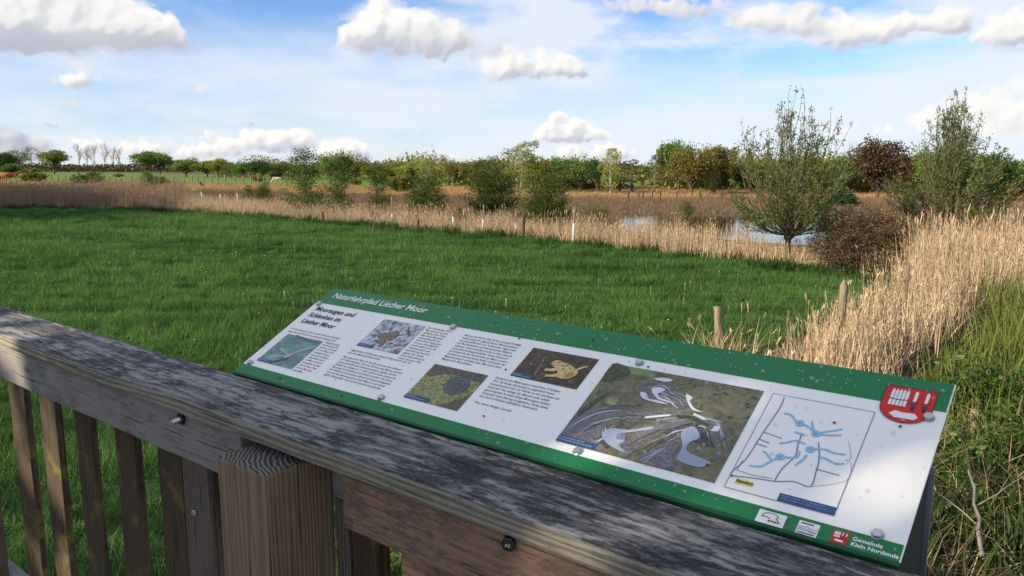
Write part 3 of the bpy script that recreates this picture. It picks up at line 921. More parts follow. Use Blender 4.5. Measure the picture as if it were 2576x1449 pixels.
for pts in ([(0.9364, 0.2007), (0.9511, 0.207), (0.9609, 0.2031), (0.952, 0.1918), (0.9622, 0.1838), (0.9894, 0.1789), (0.9575, 0.1803)],
            [(0.9285, 0.2234), (0.9464, 0.2304), (0.9635, 0.2282), (0.9508, 0.2212)],
            [(0.9231, 0.1881), (0.935, 0.187), (0.937, 0.1766), (0.9557, 0.1776), (0.9794, 0.1738), (0.951, 0.1725), (0.9303, 0.1769)],
            [(0.9963, 0.2043), (1.0113, 0.1979), (1.0085, 0.1907), (1.0237, 0.1764), (1.0399, 0.173), (1.0219, 0.1725), (1.0056, 0.188)],
            [(1.0277, 0.1673), (1.0498, 0.1599), (1.046, 0.1580), (1.028, 0.1628)],
            [(1.067, 0.1494), (1.0745, 0.1517), (1.0762, 0.1406), (1.0612, 0.1398), (1.0696, 0.1432)],
            [(0.960, 0.1355), (0.992, 0.150), (0.990, 0.153), (0.958, 0.139)]):
    sheet('pool', smooth_loop(pts, 2), 0.0017, 'photo_far_pool', ph)
sheet('tree', smooth_loop([(0.872, 0.155), (0.878, 0.162), (0.888, 0.164), (0.898, 0.159), (0.900, 0.152), (0.890, 0.147), (0.878, 0.148)]), 0.0014, 'photo_moss', ph)
sheet('hedge', smooth_loop([(1.004, 0.156), (1.03, 0.160), (1.056, 0.151), (1.058, 0.147), (1.03, 0.152), (1.008, 0.151)]), 0.0018, 'photo_trees', ph)
for k in range(12):
    x, y = 0.985 + rng.random() * 0.115, 0.165 + rng.random() * 0.07
    sheet('shrub', oval(x, y, 0.002 + rng.random() * 0.003, 0.0012 + rng.random() * 0.0012, 8), 0.0014 + 0.00001 * k, 'photo_trees', ph)
sheet('hedge', smooth_loop([(0.844, 0.118), (0.856, 0.150), (0.868, 0.172), (0.872, 0.168), (0.860, 0.138), (0.850, 0.110)]), 0.0014, 'photo_trees', ph)
arng = random.Random(21)
FLOWS = (([(0.846, 0.062), (0.868, 0.105), (0.905, 0.132), (0.955, 0.146), (0.995, 0.158), (1.022, 0.170)], 0.020, 26),
         ([(0.952, 0.053), (0.972, 0.085), (1.002, 0.122), (1.035, 0.148), (1.062, 0.150), (1.082, 0.128), (1.098, 0.098)], 0.013, 24),
         ([(0.985, 0.052), (1.003, 0.085), (1.020, 0.115), (1.034, 0.132)], 0.012, 14),
         ([(0.918, 0.186), (0.945, 0.203), (0.978, 0.194), (1.008, 0.182)], 0.013, 16),
         ([(0.90, 0.054), (0.915, 0.075), (0.905, 0.105), (0.925, 0.122)], 0.010, 10))
zz = 0
for line, half, n in FLOWS:
    # braided channels, bright rims and dark weed drawn out along the flow
    base = smooth_line(line, 5)
    for k in range(n):
        i0 = arng.randrange(0, max(1, len(base) - 6))
        i1 = min(len(base), i0 + arng.randrange(5, 14))
        off, amp, ph0 = arng.uniform(-half, half), arng.uniform(0.0008, 0.003), arng.random() * 6
        pts = []
        for i in range(i0, i1):
            p, q = base[max(i - 1, 0)], base[min(i + 1, len(base) - 1)]
            l = math.hypot(q[0] - p[0], q[1] - p[1]) or 1
            o_ = off + amp * math.sin(i * 0.9 + ph0)
            pts.append((min(max(base[i][0] - (q[1] - p[1]) / l * o_, 0.842), 1.107), min(max(base[i][1] + (q[0] - p[0]) / l * o_, 0.050), 0.241)))
        if len(pts) < 3:
            continue
        wmax = arng.uniform(0.0007, 0.0026)
        ws = [wmax * (0.25 + 0.75 * math.sin(math.pi * (i + 0.5) / len(pts))) for i in range(len(pts))]
        zz += 1
        sheet('channel', stroke(pts, ws), 0.00140 + 0.000002 * zz, arng.choice(['photo_far_pool'] * 2 + ['photo_pool'] * 4 + ['photo_mud'] * 3 + ['photo_trees'] * 2 + ['photo_marsh'] * 3), ph)
cp = caption(ph, 0.8408, 0.0481, 0.912, 0.0615)

# --- the site map
mp_ = tag(sheet('map', rect(1.1240, 0.0460, 1.2690, 0.2412), 0.0006, 'board_white', board), 'line map of the moor with blue pools')
for pts in ([(1.1240, 0.0460), (1.2690, 0.0460)], [(1.2690, 0.0460), (1.2690, 0.2412)], [(1.2690, 0.2412), (1.1240, 0.2412)], [(1.1240, 0.2412), (1.1240, 0.0460)]):
    sheet('map_border', stroke(pts, 0.0009), 0.0010, 'map_frame', mp_)
for pts, w in (([(1.1421, 0.2372), (1.1433, 0.2116), (1.1377, 0.1561), (1.1336, 0.1039), (1.1225 + 0.003, 0.0791), (1.1262, 0.0683), (1.1576, 0.0734), (1.1836, 0.0765), (1.2073, 0.0841), (1.2287, 0.0826), (1.2278, 0.1083), (1.2246, 0.1342), (1.2149, 0.1624)], 0.0017),
               ([(1.183, 0.0779), (1.185, 0.1004), (1.1938, 0.1291), (1.1904, 0.151), (1.1896, 0.1688)], 0.0017), ([(1.2259, 0.1143), (1.2574, 0.1126)], 0.0013),
               ([(1.1391, 0.1596), (1.1665, 0.1549)], 0.0015), ([(1.1367, 0.1447), (1.1535, 0.1409)], 0.0015), ([(1.135, 0.1349), (1.1524, 0.1333)], 0.0015),
               ([(1.251, 0.1768), (1.2621, 0.1473), (1.2564, 0.1407), (1.2646, 0.1381), (1.2674, 0.1064), (1.2298, 0.0829)], 0.0006),
               ([(1.130, 0.098), (1.129, 0.0795), (1.150, 0.0775), (1.178, 0.0800)], 0.0011)):
    sheet('road', stroke(smooth_line(pts, 3) if len(pts) > 4 else pts, w), 0.0011, 'map_line', mp_)
for pts in ([(1.1523, 0.2044), (1.163, 0.2038), (1.1723, 0.1951), (1.1805, 0.1908), (1.1922, 0.188), (1.2072, 0.1772)], [(1.2072, 0.1772), (1.199, 0.189), (1.1948, 0.2)],
            [(1.2072, 0.1772), (1.2189, 0.1853), (1.2273, 0.1897), (1.2373, 0.1965)], [(1.2072, 0.1772), (1.2231, 0.1793), (1.2395, 0.1845)],
            [(1.2089, 0.1463), (1.2264, 0.152), (1.2389, 0.1492), (1.2536, 0.1506)], [(1.2215, 0.1366), (1.2336, 0.1355), (1.2464, 0.1313), (1.2568, 0.1348)],
            [(1.2075, 0.1354), (1.2056, 0.1261), (1.1993, 0.1121)], [(1.1757, 0.1207), (1.167, 0.1098), (1.1569, 0.096), (1.1417, 0.0926)],
            [(1.1665, 0.1113), (1.1553, 0.1217), (1.1495, 0.1234)], [(1.1661, 0.1449), (1.1758, 0.1499), (1.186, 0.1567), (1.1993, 0.1538)],
            [(1.1784, 0.1726), (1.1863, 0.1714), (1.1941, 0.1702)], [(1.1757, 0.1207), (1.1959, 0.1264), (1.1967, 0.1388)]):
    ln = smooth_line(pts, 4)
    sheet('stream', stroke(ln, [0.0021 + 0.0014 * abs(math.sin(i * 0.9)) for i in range(len(ln))]), 0.0013, 'map_blue', mp_)
for cx, cy in ((1.1805, 0.1908), (1.2072, 0.1772), (1.2089, 0.1463), (1.1757, 0.1207)):
    sheet('pool', oval(cx, cy, 0.0062, 0.0062, 22), 0.0016, 'map_blue', mp_)
    sheet('island', oval(cx, cy, 0.0011, 0.0011, 10), 0.0019, 'map_line', mp_)
sheet('location_dot', oval(1.1268, 0.0668, 0.0017, 0.0017, 10), 0.0019, 'marker_red', mp_)
sheet('caption', rect(1.1965, 0.0464, 1.2687, 0.0594), 0.0016, 'caption_blue', mp_)
st_ = sheet('sticker', [(1.1345, 0.0653), (1.1575, 0.0656), (1.1580, 0.0574), (1.1347, 0.0567)], 0.0015, 'sticker_yellow', mp_)
text('lettering', 'Standort', 0.0068, 'print_dark', board, (1.1356, 0.0590, 0.0022), bold=0.00025)
for x, y, s, w in ((1.2005, 0.0545, 'Ausführungsplan des 2. Bauabschnitt', 0.0037), (1.2005, 0.0500, '© Betreuungsverein Liether Moor e.V.', 0.0037)):
    text('lettering', s, w, 'print_caption', board, (x, y, 0.0021))
for x0, y0, x1 in ((0.0325, 0.0555, 0.060), (0.0325, 0.0523, 0.074), (0.258, 0.1620, 0.279), (0.258, 0.1588, 0.296), (0.492, 0.0617, 0.517), (0.492, 0.0580, 0.541), (0.669, 0.1702, 0.689), (0.669, 0.1670, 0.708), (0.843, 0.0572, 0.889), (0.843, 0.0525, 0.906)):
    # the faint caption lettering, too small to read
    x = x0
    while x < x1:
        w = rng.uniform(0.003, 0.007)
        sheet('caption_word', rect(x, y0, min(x + w, x1), y0 + 0.0013), 0.0019, 'print_caption', board)
        x += w + 0.0013

# --- coats of arms and small logos
def arms(x0, x1, y0, y1, small=False, z=0.0009):
    w, h = x1 - x0, y1 - y0
    if small:
        outline = rect(x0, y0, x1, y1)
    else:
        outline = [(x0, y1), (x1, y1), (x1, y0 + h * 0.42)] + [(x0 + w / 2 + w / 2 * math.cos(a), y0 + h * 0.42 + h * 0.42 * math.sin(a)) for a in (-math.pi * i / 16 for i in range(1, 16))] + [(x0, y0 + h * 0.42)]
    s = sheet('coat_of_arms', outline, z, 'emblem_red', board)
    if not small:
        ring = outline + [outline[0]]
        sheet('outline', stroke(ring, 0.0010), z + 0.0004, 'print_dark', s)

    def q(a, b):
        return (x0 + a * w, y0 + b * h)
    for i in range(5):
        a = 0.13 + i * 0.072
        sheet('peat_stack', [q(a + 0.006, 0.44), q(a + 0.062, 0.44), q(a + 0.066, 0.86), q(a + 0.036, 0.93), q(a + 0.006, 0.86)], z + 0.0006 + 0.00001 * i, 'print_white', s)
    sheet('band', stroke([q(0.11, 0.63), q(0.30, 0.60), q(0.50, 0.63)], 0.012 * w * 2), z + 0.0010, 'print_dark', s)
    for a in (0.62, 0.84):
        sheet('cattail', [q(a - 0.03, 0.62), q(a + 0.03, 0.62), q(a + 0.035, 0.88), q(a, 0.93), q(a - 0.03, 0.88)], z + 0.0006, 'print_white', s)
        for dx in (-0.09, -0.04, 0.03, 0.08):
            sheet('leaf', stroke([q(a, 0.36), q(a + dx * 0.5, 0.52), q(a + dx, 0.66)], [0.03 * w, 0.025 * w, 0.004 * w]), z + 0.0007, 'print_text', s)
    sheet('boulder', [q(0.22, 0.20), q(0.32, 0.30), q(0.48, 0.27), q(0.70, 0.29), q(0.78, 0.20), q(0.72, 0.12), q(0.34, 0.11)], z + 0.0006, 'print_white', s)
    return s


arms(1.2715, 1.3375, 0.2300, 0.3015, z=0.0014)
arms(1.2750, 1.2945, 0.0072, 0.0255, small=True, z=0.0014)
text('lettering', 'Gemeinde\nKlein Nordende', 0.0082, 'print_white', board, (1.2985, 0.0175, 0.0013), spacing=1.0, bold=0.0002)
lg = sheet('logo', rect(1.1815, 0.0055, 1.2176, 0.0258), 0.0013, 'print_white', board)
sheet('tree_outline', stroke(smooth_line([(1.190, 0.0145), (1.188, 0.0185), (1.192, 0.0225), (1.198, 0.0235), (1.204, 0.0225), (1.208, 0.0195), (1.206, 0.0165), (1.210, 0.0135)], 4), 0.0012), 0.0017, 'logo_green', lg)
sheet('grass_mark', stroke([(1.187, 0.0155), (1.193, 0.0165), (1.199, 0.0145)], 0.0014), 0.0018, 'logo_green', lg)
for k in range(4):
    sheet('house_mark', rect(1.197 + k * 0.004, 0.0095 + 0.0006 * (k % 2), 1.2001 + k * 0.004, 0.0125), 0.0018, 'marker_red', lg)
lg = sheet('logo', rect(1.2334, 0.0055, 1.2589, 0.0258), 0.0013, 'print_white', board)
sheet('line_mark', stroke([(1.2345, 0.0165), (1.2425, 0.0168), (1.2455, 0.0185), (1.2475, 0.0165), (1.258, 0.0150)], 0.0008), 0.0017, 'marker_red', lg)
sheet('line_mark', stroke([(1.2345, 0.0135), (1.2430, 0.0145), (1.2500, 0.0125), (1.258, 0.0118)], 0.0008), 0.0017, 'logo_blue', lg)
sheet('line_mark', stroke([(1.2345, 0.0118), (1.2440, 0.0118), (1.258, 0.0102)], 0.0006), 0.0017, 'logo_green', lg)
sheet('word_mark', rect(1.2365, 0.0218, 1.2520, 0.0235), 0.0017, 'print_text', lg)
sheet('word_mark', rect(1.2350, 0.0068, 1.2560, 0.0084), 0.0017, 'print_text', lg)

# --- hexagon bolts that hold the board, rain drops and specks of dirt
for x, y in ((0.0172, 0.2605), (0.450, 0.2612), (0.887, 0.2552), (1.3354, 0.2495), (0.0214, 0.0372), (0.4444, 0.0390), (0.8889, 0.0380), (1.3232, 0.0355)):
    b_ = prism('bolt', 6, 0.0070, 0.0006, 0.0056, 'zinc', board, bevel=0.0010, loc=(x, y, 0), rot=(0, 0, rng.random()))
    prism('washer', 20, 0.0080, 0.0002, 0.0012, 'zinc', b_)

mdr, tdr, odr = material('rain_drop')
tr_ = tdr.n('ShaderNodeBsdfTransparent')
tr_.inputs[0].default_value = (0.93, 0.95, 0.97, 1)
gl_ = tdr.n('ShaderNodeBsdfGlossy'); gl_.inputs['Roughness'].default_value = 0.06
df_ = tdr.n('ShaderNodeBsdfDiffuse'); df_.inputs[0].default_value = (0.8, 0.82, 0.85, 1)
mx_ = tdr.n('ShaderNodeMixShader'); mx_.inputs[0].default_value = 0.55
tdr.t.links.new(gl_.outputs[0], mx_.inputs[1]); tdr.t.links.new(df_.outputs[0], mx_.inputs[2])
m2_ = tdr.n('ShaderNodeMixShader'); m2_.inputs[0].default_value = 0.24
tdr.t.links.new(tr_.outputs[0], m2_.inputs[1]); tdr.t.links.new(mx_.outputs[0], m2_.inputs[2])
tdr.t.links.new(m2_.outputs[0], odr.inputs[0])
bm = bmesh.new()
rd = random.Random(8)
for k in range(430):
    u_ = rd.random() ** 0.8
    x = u_ * PW_
    y = rd.choice([rd.uniform(0.268, 0.322)] * 5 + [rd.uniform(0.006, 0.03)] * 2 + [rd.uniform(0.035, 0.262)] * 4)
    r_ = rd.uniform(0.0007, 0.0017) if rd.random() < 0.85 else rd.uniform(0.0020, 0.0036)
    hgt = r_ * 0.55
    rings = []
    for i, f in enumerate((1.0, 0.86, 0.5)):
        rings.append([bm.verts.new((x + r_ * f * math.cos(j * math.pi / 5), y + r_ * f * (1.1 if j > 5 else 0.95) * math.sin(j * math.pi / 5), 0.0022 + hgt * math.sqrt(1 - f * f) - 0.0014 * (i == 0))) for j in range(10)])
    tip = bm.verts.new((x, y, 0.0022 + hgt))
    for q0, q1 in zip(rings, rings[1:]):
        for j in range(10):
            bm.faces.new((q0[j], q0[(j + 1) % 10], q1[(j + 1) % 10], q1[j]))
    for j in range(10):
        bm.faces.new((rings[-1][j], rings[-1][(j + 1) % 10], tip))
dr = link('rain_drops', bm_mesh('rain_drops', bm, smooth=True), 'rain_drop', board)
dr['kind'] = 'stuff'
plain('dirt', (0.09, 0.04, 0.02), 0.9)
for x, y in ((0.905, 0.2485), (0.648, 0.175), (0.682, 0.058), (1.222, 0.205), (1.304, 0.222), (0.62, 0.262), (0.35, 0.018), (0.77, 0.292), (1.085, 0.075), (0.15, 0.02)):
    sheet('speck_of_dirt', smooth_loop([(x, y), (x + 0.003, y + 0.0016), (x + 0.0042, y - 0.0006), (x + 0.0012, y - 0.0018)]), 0.0028, 'dirt', board, thick=0.0012)

# --- what carries the board behind the rail
# a dark plate standing upright under the board and a dark cheek closing its right hand end
dn = Vector((0, -math.sin(TILT), -math.cos(TILT)))
p0 = Vector((0, 0.168, -0.006))
bm = bmesh.new()
th = Vector((0, math.cos(TILT), -math.sin(TILT))) * 0.005
cs = []
for x in (0.03, PW_ + 0.004):
    for q in (p0, p0 + th, p0 + th + dn * 0.30, p0 + dn * 0.30):
        cs.append(bm.verts.new((x, q.y, q.z)))
for f in ((0, 1, 2, 3), (7, 6, 5, 4), (0, 4, 5, 1), (1, 5, 6, 2), (2, 6, 7, 3), (3, 7, 4, 0)):
    bm.faces.new([cs[i] for i in f])
bmesh.ops.recalc_face_normals(bm, faces=bm.faces)
link('back_plate', bm_mesh('back_plate', bm), 'back_plate_edge', board)
bm = bmesh.new()
e1 = p0 + dn * 0.30
tri = [(p0.y - 0.004, p0.z + 0.0015), (e1.y - 0.004, e1.z), (-0.02, -0.13), (0.008, -0.018)]
cs = [bm.verts.new((x, y, z)) for x in (PW_ - 0.006, PW_ - 0.002) for y, z in tri]
bm.faces.new(cs[:4]); bm.faces.new(cs[:3:-1])
for i in range(4):
    bm.faces.new((cs[i], cs[(i + 1) % 4], cs[4 + (i + 1) % 4], cs[4 + i]))
bmesh.ops.recalc_face_normals(bm, faces=bm.faces)
link('end_cheek', bm_mesh('end_cheek', bm), 'back_plate_paint', board)
for x in (0.10, 0.68, 1.24):
    plate('bracket', x - 0.02, x + 0.02, 0.02, 0.30, -0.014, -0.0045, 'zinc', board)

# ------------------------------------------------------------------ plants: shared builders
rngN = np.random.default_rng(3)


class Wood:
    """collects tapering limbs"""
    def __init__(self):
        self.v, self.f, self.n = [], [], 0

    def limb(self, pts, rad, sides=5):
        pts = np.asarray(pts, float)
        rad = np.asarray(rad, float)
        k = len(pts)
        d = np.gradient(pts, axis=0)
        d /= np.linalg.norm(d, axis=1, keepdims=True) + 1e-9
        ref = np.array([0.31, 0.95, 0.05]) if abs(d[0, 2]) > 0.6 else np.array([0.0, 0.0, 1.0])
        s = np.cross(d, ref); s /= np.linalg.norm(s, axis=1, keepdims=True) + 1e-9
        t = np.cross(d, s)
        a = np.arange(sides) * 2 * math.pi / sides
        ring = s[:, None, :] * np.cos(a)[None, :, None] + t[:, None, :] * np.sin(a)[None, :, None]
        self.v.append((pts[:, None, :] + ring * rad[:, None, None]).reshape(-1, 3))
        i, j = np.meshgrid(np.arange(k - 1), np.arange(sides), indexing='ij')
        j2 = (j + 1) % sides
        f = np.stack([i * sides + j, i * sides + j2, (i + 1) * sides + j2, (i + 1) * sides + j], -1).reshape(-1, 4)
        self.f.append(f + self.n)
        self.n += k * sides

    def mesh(self, name):
        return arr_mesh(name, np.concatenate(self.v), np.concatenate(self.f), smooth=True)


def bend(p0, p1, sag, k=5, rng=rngN, wob=0.03):
    """points of a limb from p0 to p1, bowed by sag"""
    p0, p1 = np.asarray(p0, float), np.asarray(p1, float)
    t = np.linspace(0, 1, k)[:, None]
    L = np.linalg.norm(p1 - p0)
    p = p0 + (p1 - p0) * t + np.array([0, 0, 1.0]) * sag * L * (4 * t * (1 - t))
    p[1:-1] += rng.normal(0, wob * L, (k - 2, 3))
    return p


def leaves_mesh(name, pos, direc, size, aspect, rng, tint=None):
    """kite shaped leaves"""
    n = len(pos)
    d = direc / (np.linalg.norm(direc, axis=1, keepdims=True) + 1e-9)
    r = rng.normal(0, 1, (n, 3))
    s = np.cross(d, r); s /= np.linalg.norm(s, axis=1, keepdims=True) + 1e-9
    L = size[:, None]
    w = (size * aspect)[:, None]
    v = np.stack([pos, pos + d * L * 0.45 + s * w * 0.5, pos + d * L, pos + d * L * 0.45 - s * w * 0.5], 1)
    f = np.arange(n * 4).reshape(n, 4)
    if tint is None:
        tint = rng.random(n)
    return arr_mesh(name, v.reshape(-1, 3), f, tint=tint)


def blob(rng, centre, sig, n):
    return centre + rng.normal(0, 1, (n, 3)) * sig


# every builder returns (wood mesh, foliage mesh or None, height, width)
def make_broadleaf(seed, h=10.0, w=8.0, clusters=60, per=75, leaf=0.42, trunk=0.28, low=0.22, fill=1.0, lean=0.0):
    rng = np.random.default_rng(seed)
    wd = Wood()
    top_ = np.array([rng.normal(0, 0.04) * w + lean * w, rng.normal(0, 0.04) * w, h * 0.86])
    tr = bend((0, 0, -0.15), top_, 0.0, 7, rng, 0.012)
    r0 = h * 0.026
    wd.limb(tr, np.linspace(r0, r0 * 0.12, 7), 7)
    cz, rz = h * (1 + low) / 2, h * (1 - low) / 2 * 0.93
    # an uneven outline: a few big heads of foliage, each of many sprays
    heads = []
    for i in range(9):
        a = rng.random() * 2 * math.pi
        e = rng.uniform(-0.6, 1.0)
        heads.append(np.array([math.cos(a) * w * 0.30 * math.sqrt(1 - 0.6 * e * e), math.sin(a) * w * 0.30 * math.sqrt(1 - 0.6 * e * e), cz + e * rz * 0.58]))
    P, D, T = [], [], []
    for i in range(clusters):
        hd = heads[rng.integers(len(heads))]
        q = rng.normal(0, 1, 3); q /= np.linalg.norm(q)
        c = hd + q * np.array([w * 0.21, w * 0.21, rz * 0.40]) * (0.55 + 0.45 * rng.random())
        k = ((c[0] / (w * 0.5)) ** 2 + (c[1] / (w * 0.5)) ** 2 + ((c[2] - cz) / rz) ** 2) ** 0.5
        if k > 0.92:
            c = np.array([0, 0, cz]) + (c - np.array([0, 0, cz])) / k * (0.92 - 0.1 * rng.random())
        root = tr[min(6, max(1, int((c[2] / h) * 6 * rng.uniform(0.45, 0.85))))]
        wd.limb(bend(root, c, 0.06, 4, rng, 0.05), np.linspace(r0 * 0.32, r0 * 0.06, 4), 4)
        m = int(per * rng.uniform(0.6, 1.3) * fill)
        sig = w * rng.uniform(0.045, 0.075)
        p = blob(rng, c, np.array([sig, sig, sig * 0.75]), m)
        P.append(p); D.append((p - c) + rng.normal(0, sig, (m, 3)))
        T.append(np.clip(rng.normal(rng.uniform(0.25, 0.75), 0.2, m), 0, 1))
    P, D, T = np.concatenate(P), np.concatenate(D), np.concatenate(T)
    return wd.mesh('trunk'), leaves_mesh('crown', P, D, leaf * rng.uniform(0.6, 1.3, len(P)), 0.7, rng, T), h, w


def make_bare(seed, h=14.0, w=6.0, fastigiate=0.6, sprigs=0):
    rng = np.random.default_rng(seed)
    wd = Wood()
    tips = []

    def rec(p, d, L, r, lev):
        d = d / np.linalg.norm(d)
        e = p + d * L
        pts = bend(p, e, 0.02, 4, rng, 0.035)
        wd.limb(pts, np.linspace(r, r * 0.55, 4), 5 if lev < 2 else 3)
        if lev >= 4:
            tips.append(e)
            return
        n = 4 if lev else 5
        for i in range(n):
            a = rng.random() * 2 * math.pi
            sp = rng.uniform(0.35, 0.8) * (1 - 0.45 * fastigiate)
            side = np.array([math.cos(a), math.sin(a), 0.0])
            nd = d * (1 - sp * 0.4) + side * sp + np.array([0, 0, 0.25 * fastigiate])
            start = p + (e - p) * rng.uniform(0.45, 1.0)
            rec(start, nd, L * rng.uniform(0.52, 0.72), r * rng.uniform(0.45, 0.6), lev + 1)
    rec(np.array([0, 0, -0.2]), np.array([rng.normal(0, 0.03), rng.normal(0, 0.03), 1.0]), h * 0.42, h * 0.017, 0)
    V = np.concatenate(wd.v)
    sz = h / V[:, 2].max()
    sxy = w / (np.ptp(V[:, 0]) * 0.5 + np.ptp(V[:, 1]) * 0.5)
    wd.v = [v * np.array([sxy, sxy, sz]) for v in wd.v]
    fol = None
    if sprigs:
        t = np.array(tips) * np.array([sxy, sxy, sz])
        p = np.repeat(t, sprigs, 0) + rng.normal(0, w * 0.02, (len(t) * sprigs, 3))
        fol = leaves_mesh('crown', p, rng.normal(0, 1, p.shape), 0.22 * rng.uniform(0.6, 1.3, len(p)), 0.6, rng)
    return wd.mesh('trunk'), fol, h, w


def make_birch(seed, h=13.0, w=5.5, leaf=0.24, strings=150, per=34):
    rng = np.random.default_rng(seed)
    wd = Wood()
    P, D = [], []
    for s in range(2):
        x = (s - 0.5) * 0.5
        topz = h * (0.97 - 0.12 * s)
        tr = bend((x * 0.6, 0, -0.2), (x * 2.2 + rng.normal(0, 0.2), rng.normal(0, 0.4), topz), 0.0, 8, rng, 0.008)
        wd.limb(tr, np.linspace(h * 0.013, h * 0.0015, 8), 6)
        for i in range(strings // 2):
            f = rng.uniform(0.22, 1.0)
            root = tr[0] + (tr[-1] - tr[0]) * f
            a = rng.random() * 2 * math.pi
            out_ = w * 0.5 * (0.35 + 0.65 * math.sin(math.pi * min(1, (1.05 - f) / 0.85)) ** 0.7) * rng.uniform(0.4, 1.0)
            tip = root + np.array([math.cos(a) * out_, math.sin(a) * out_, out_ * rng.uniform(0.1, 0.5)])
            wd.limb(bend(root, tip, 0.08, 4, rng, 0.03), np.linspace(0.045, 0.014, 4), 3)
            drop = h * rng.uniform(0.05, 0.16)
            tt = rng.random(per)
            k = rng.integers(0, 2, per)
            p = tip + (root - tip) * (tt * 0.55 * k)[:, None] + np.stack([rng.normal(0, 0.13, per), rng.normal(0, 0.13, per), -drop * tt * (1 - k) + rng.normal(0, 0.1, per)], 1)
            P.append(p); D.append(np.stack([rng.normal(0, 0.5, per), rng.normal(0, 0.5, per), -np.ones(per)], 1))
    P, D = np.concatenate(P), np.concatenate(D)
    return wd.mesh('trunk'), leaves_mesh('crown', P, D, leaf * rng.uniform(0.6, 1.4, len(P)), 0.6, rng), h, w


def make_conifer(seed, h=14.0, w=4.0, tiers=26, bare=0.3, needle=0.34, per=26, thin=0.0):
    rng = np.random.default_rng(seed)
    wd = Wood()
    tr = bend((0, 0, -0.2), (rng.normal(0, 0.15), rng.normal(0, 0.15), h), 0, 6, rng, 0.005)
    wd.limb(tr, np.linspace(h * 0.014, 0.02, 6), 6)
    P, D = [], []
    for i in range(tiers):
        f = bare + (1 - bare) * (i + rng.random() * 0.6) / tiers
        L = w * 0.5 * (1 - (f - bare) / (1 - bare)) ** 0.75 * rng.uniform(0.7, 1.05) + 0.12
        for j in range(6):
            if rng.random() < thin:
                continue
            a = rng.random() * 2 * math.pi
            root = np.array([0, 0, h * min(f, 0.985)])
            tip = root + np.array([math.cos(a) * L, math.sin(a) * L, -L * rng.uniform(0.0, 0.4)])
            wd.limb(bend(root, tip, 0.04, 3, rng, 0.02), np.linspace(0.04, 0.012, 3), 3)
            t = rng.random(per) ** 0.7
            p = root + (tip - root) * t[:, None] + rng.normal(0, 0.12, (per, 3))
            P.append(p)
            D.append(np.tile(tip - root, (per, 1)) / L + rng.normal(0, 0.6, (per, 3)) + np.array([0, 0, -0.35]))
    P, D = np.concatenate(P), np.concatenate(D)
    return wd.mesh('trunk'), leaves_mesh('crown', P, D, needle * rng.uniform(0.6, 1.4, len(P)), 0.42, rng), h, w


def make_pine(seed, h=11.0, w=4.5):
    """bare stem, flat layered head"""
    rng = np.random.default_rng(seed)
    wd = Wood()
    tr = bend((0, 0, -0.2), (rng.normal(0, 0.3), rng.normal(0, 0.3), h * 0.95), 0, 7, rng, 0.012)
    wd.limb(tr, np.linspace(h * 0.016, 0.03, 7), 6)
    P, D = [], []
    for i in range(34):
        f = rng.uniform(0.5, 1.0)
        L = w * 0.5 * rng.uniform(0.45, 1.0) * (1.15 - 0.5 * abs(f - 0.7) / 0.3)
        a = rng.random() * 2 * math.pi
        root = tr[0] + (tr[-1] - tr[0]) * f
        tip = root + np.array([math.cos(a) * L, math.sin(a) * L, L * rng.uniform(-0.05, 0.4)])
        wd.limb(bend(root, tip, 0.05, 4, rng, 0.04), np.linspace(0.06, 0.015, 4), 3)
        n = 70
        p = blob(rng, tip, np.array([L * 0.22, L * 0.22, 0.14]), n)
        P.append(p); D.append(rng.normal(0, 0.7, (n, 3)) + np.array([0, 0, 0.5]))
    P, D = np.concatenate(P), np.concatenate(D)
    return wd.mesh('trunk'), leaves_mesh('crown', P, D, 0.26 * rng.uniform(0.6, 1.3, len(P)), 0.4, rng), h, w


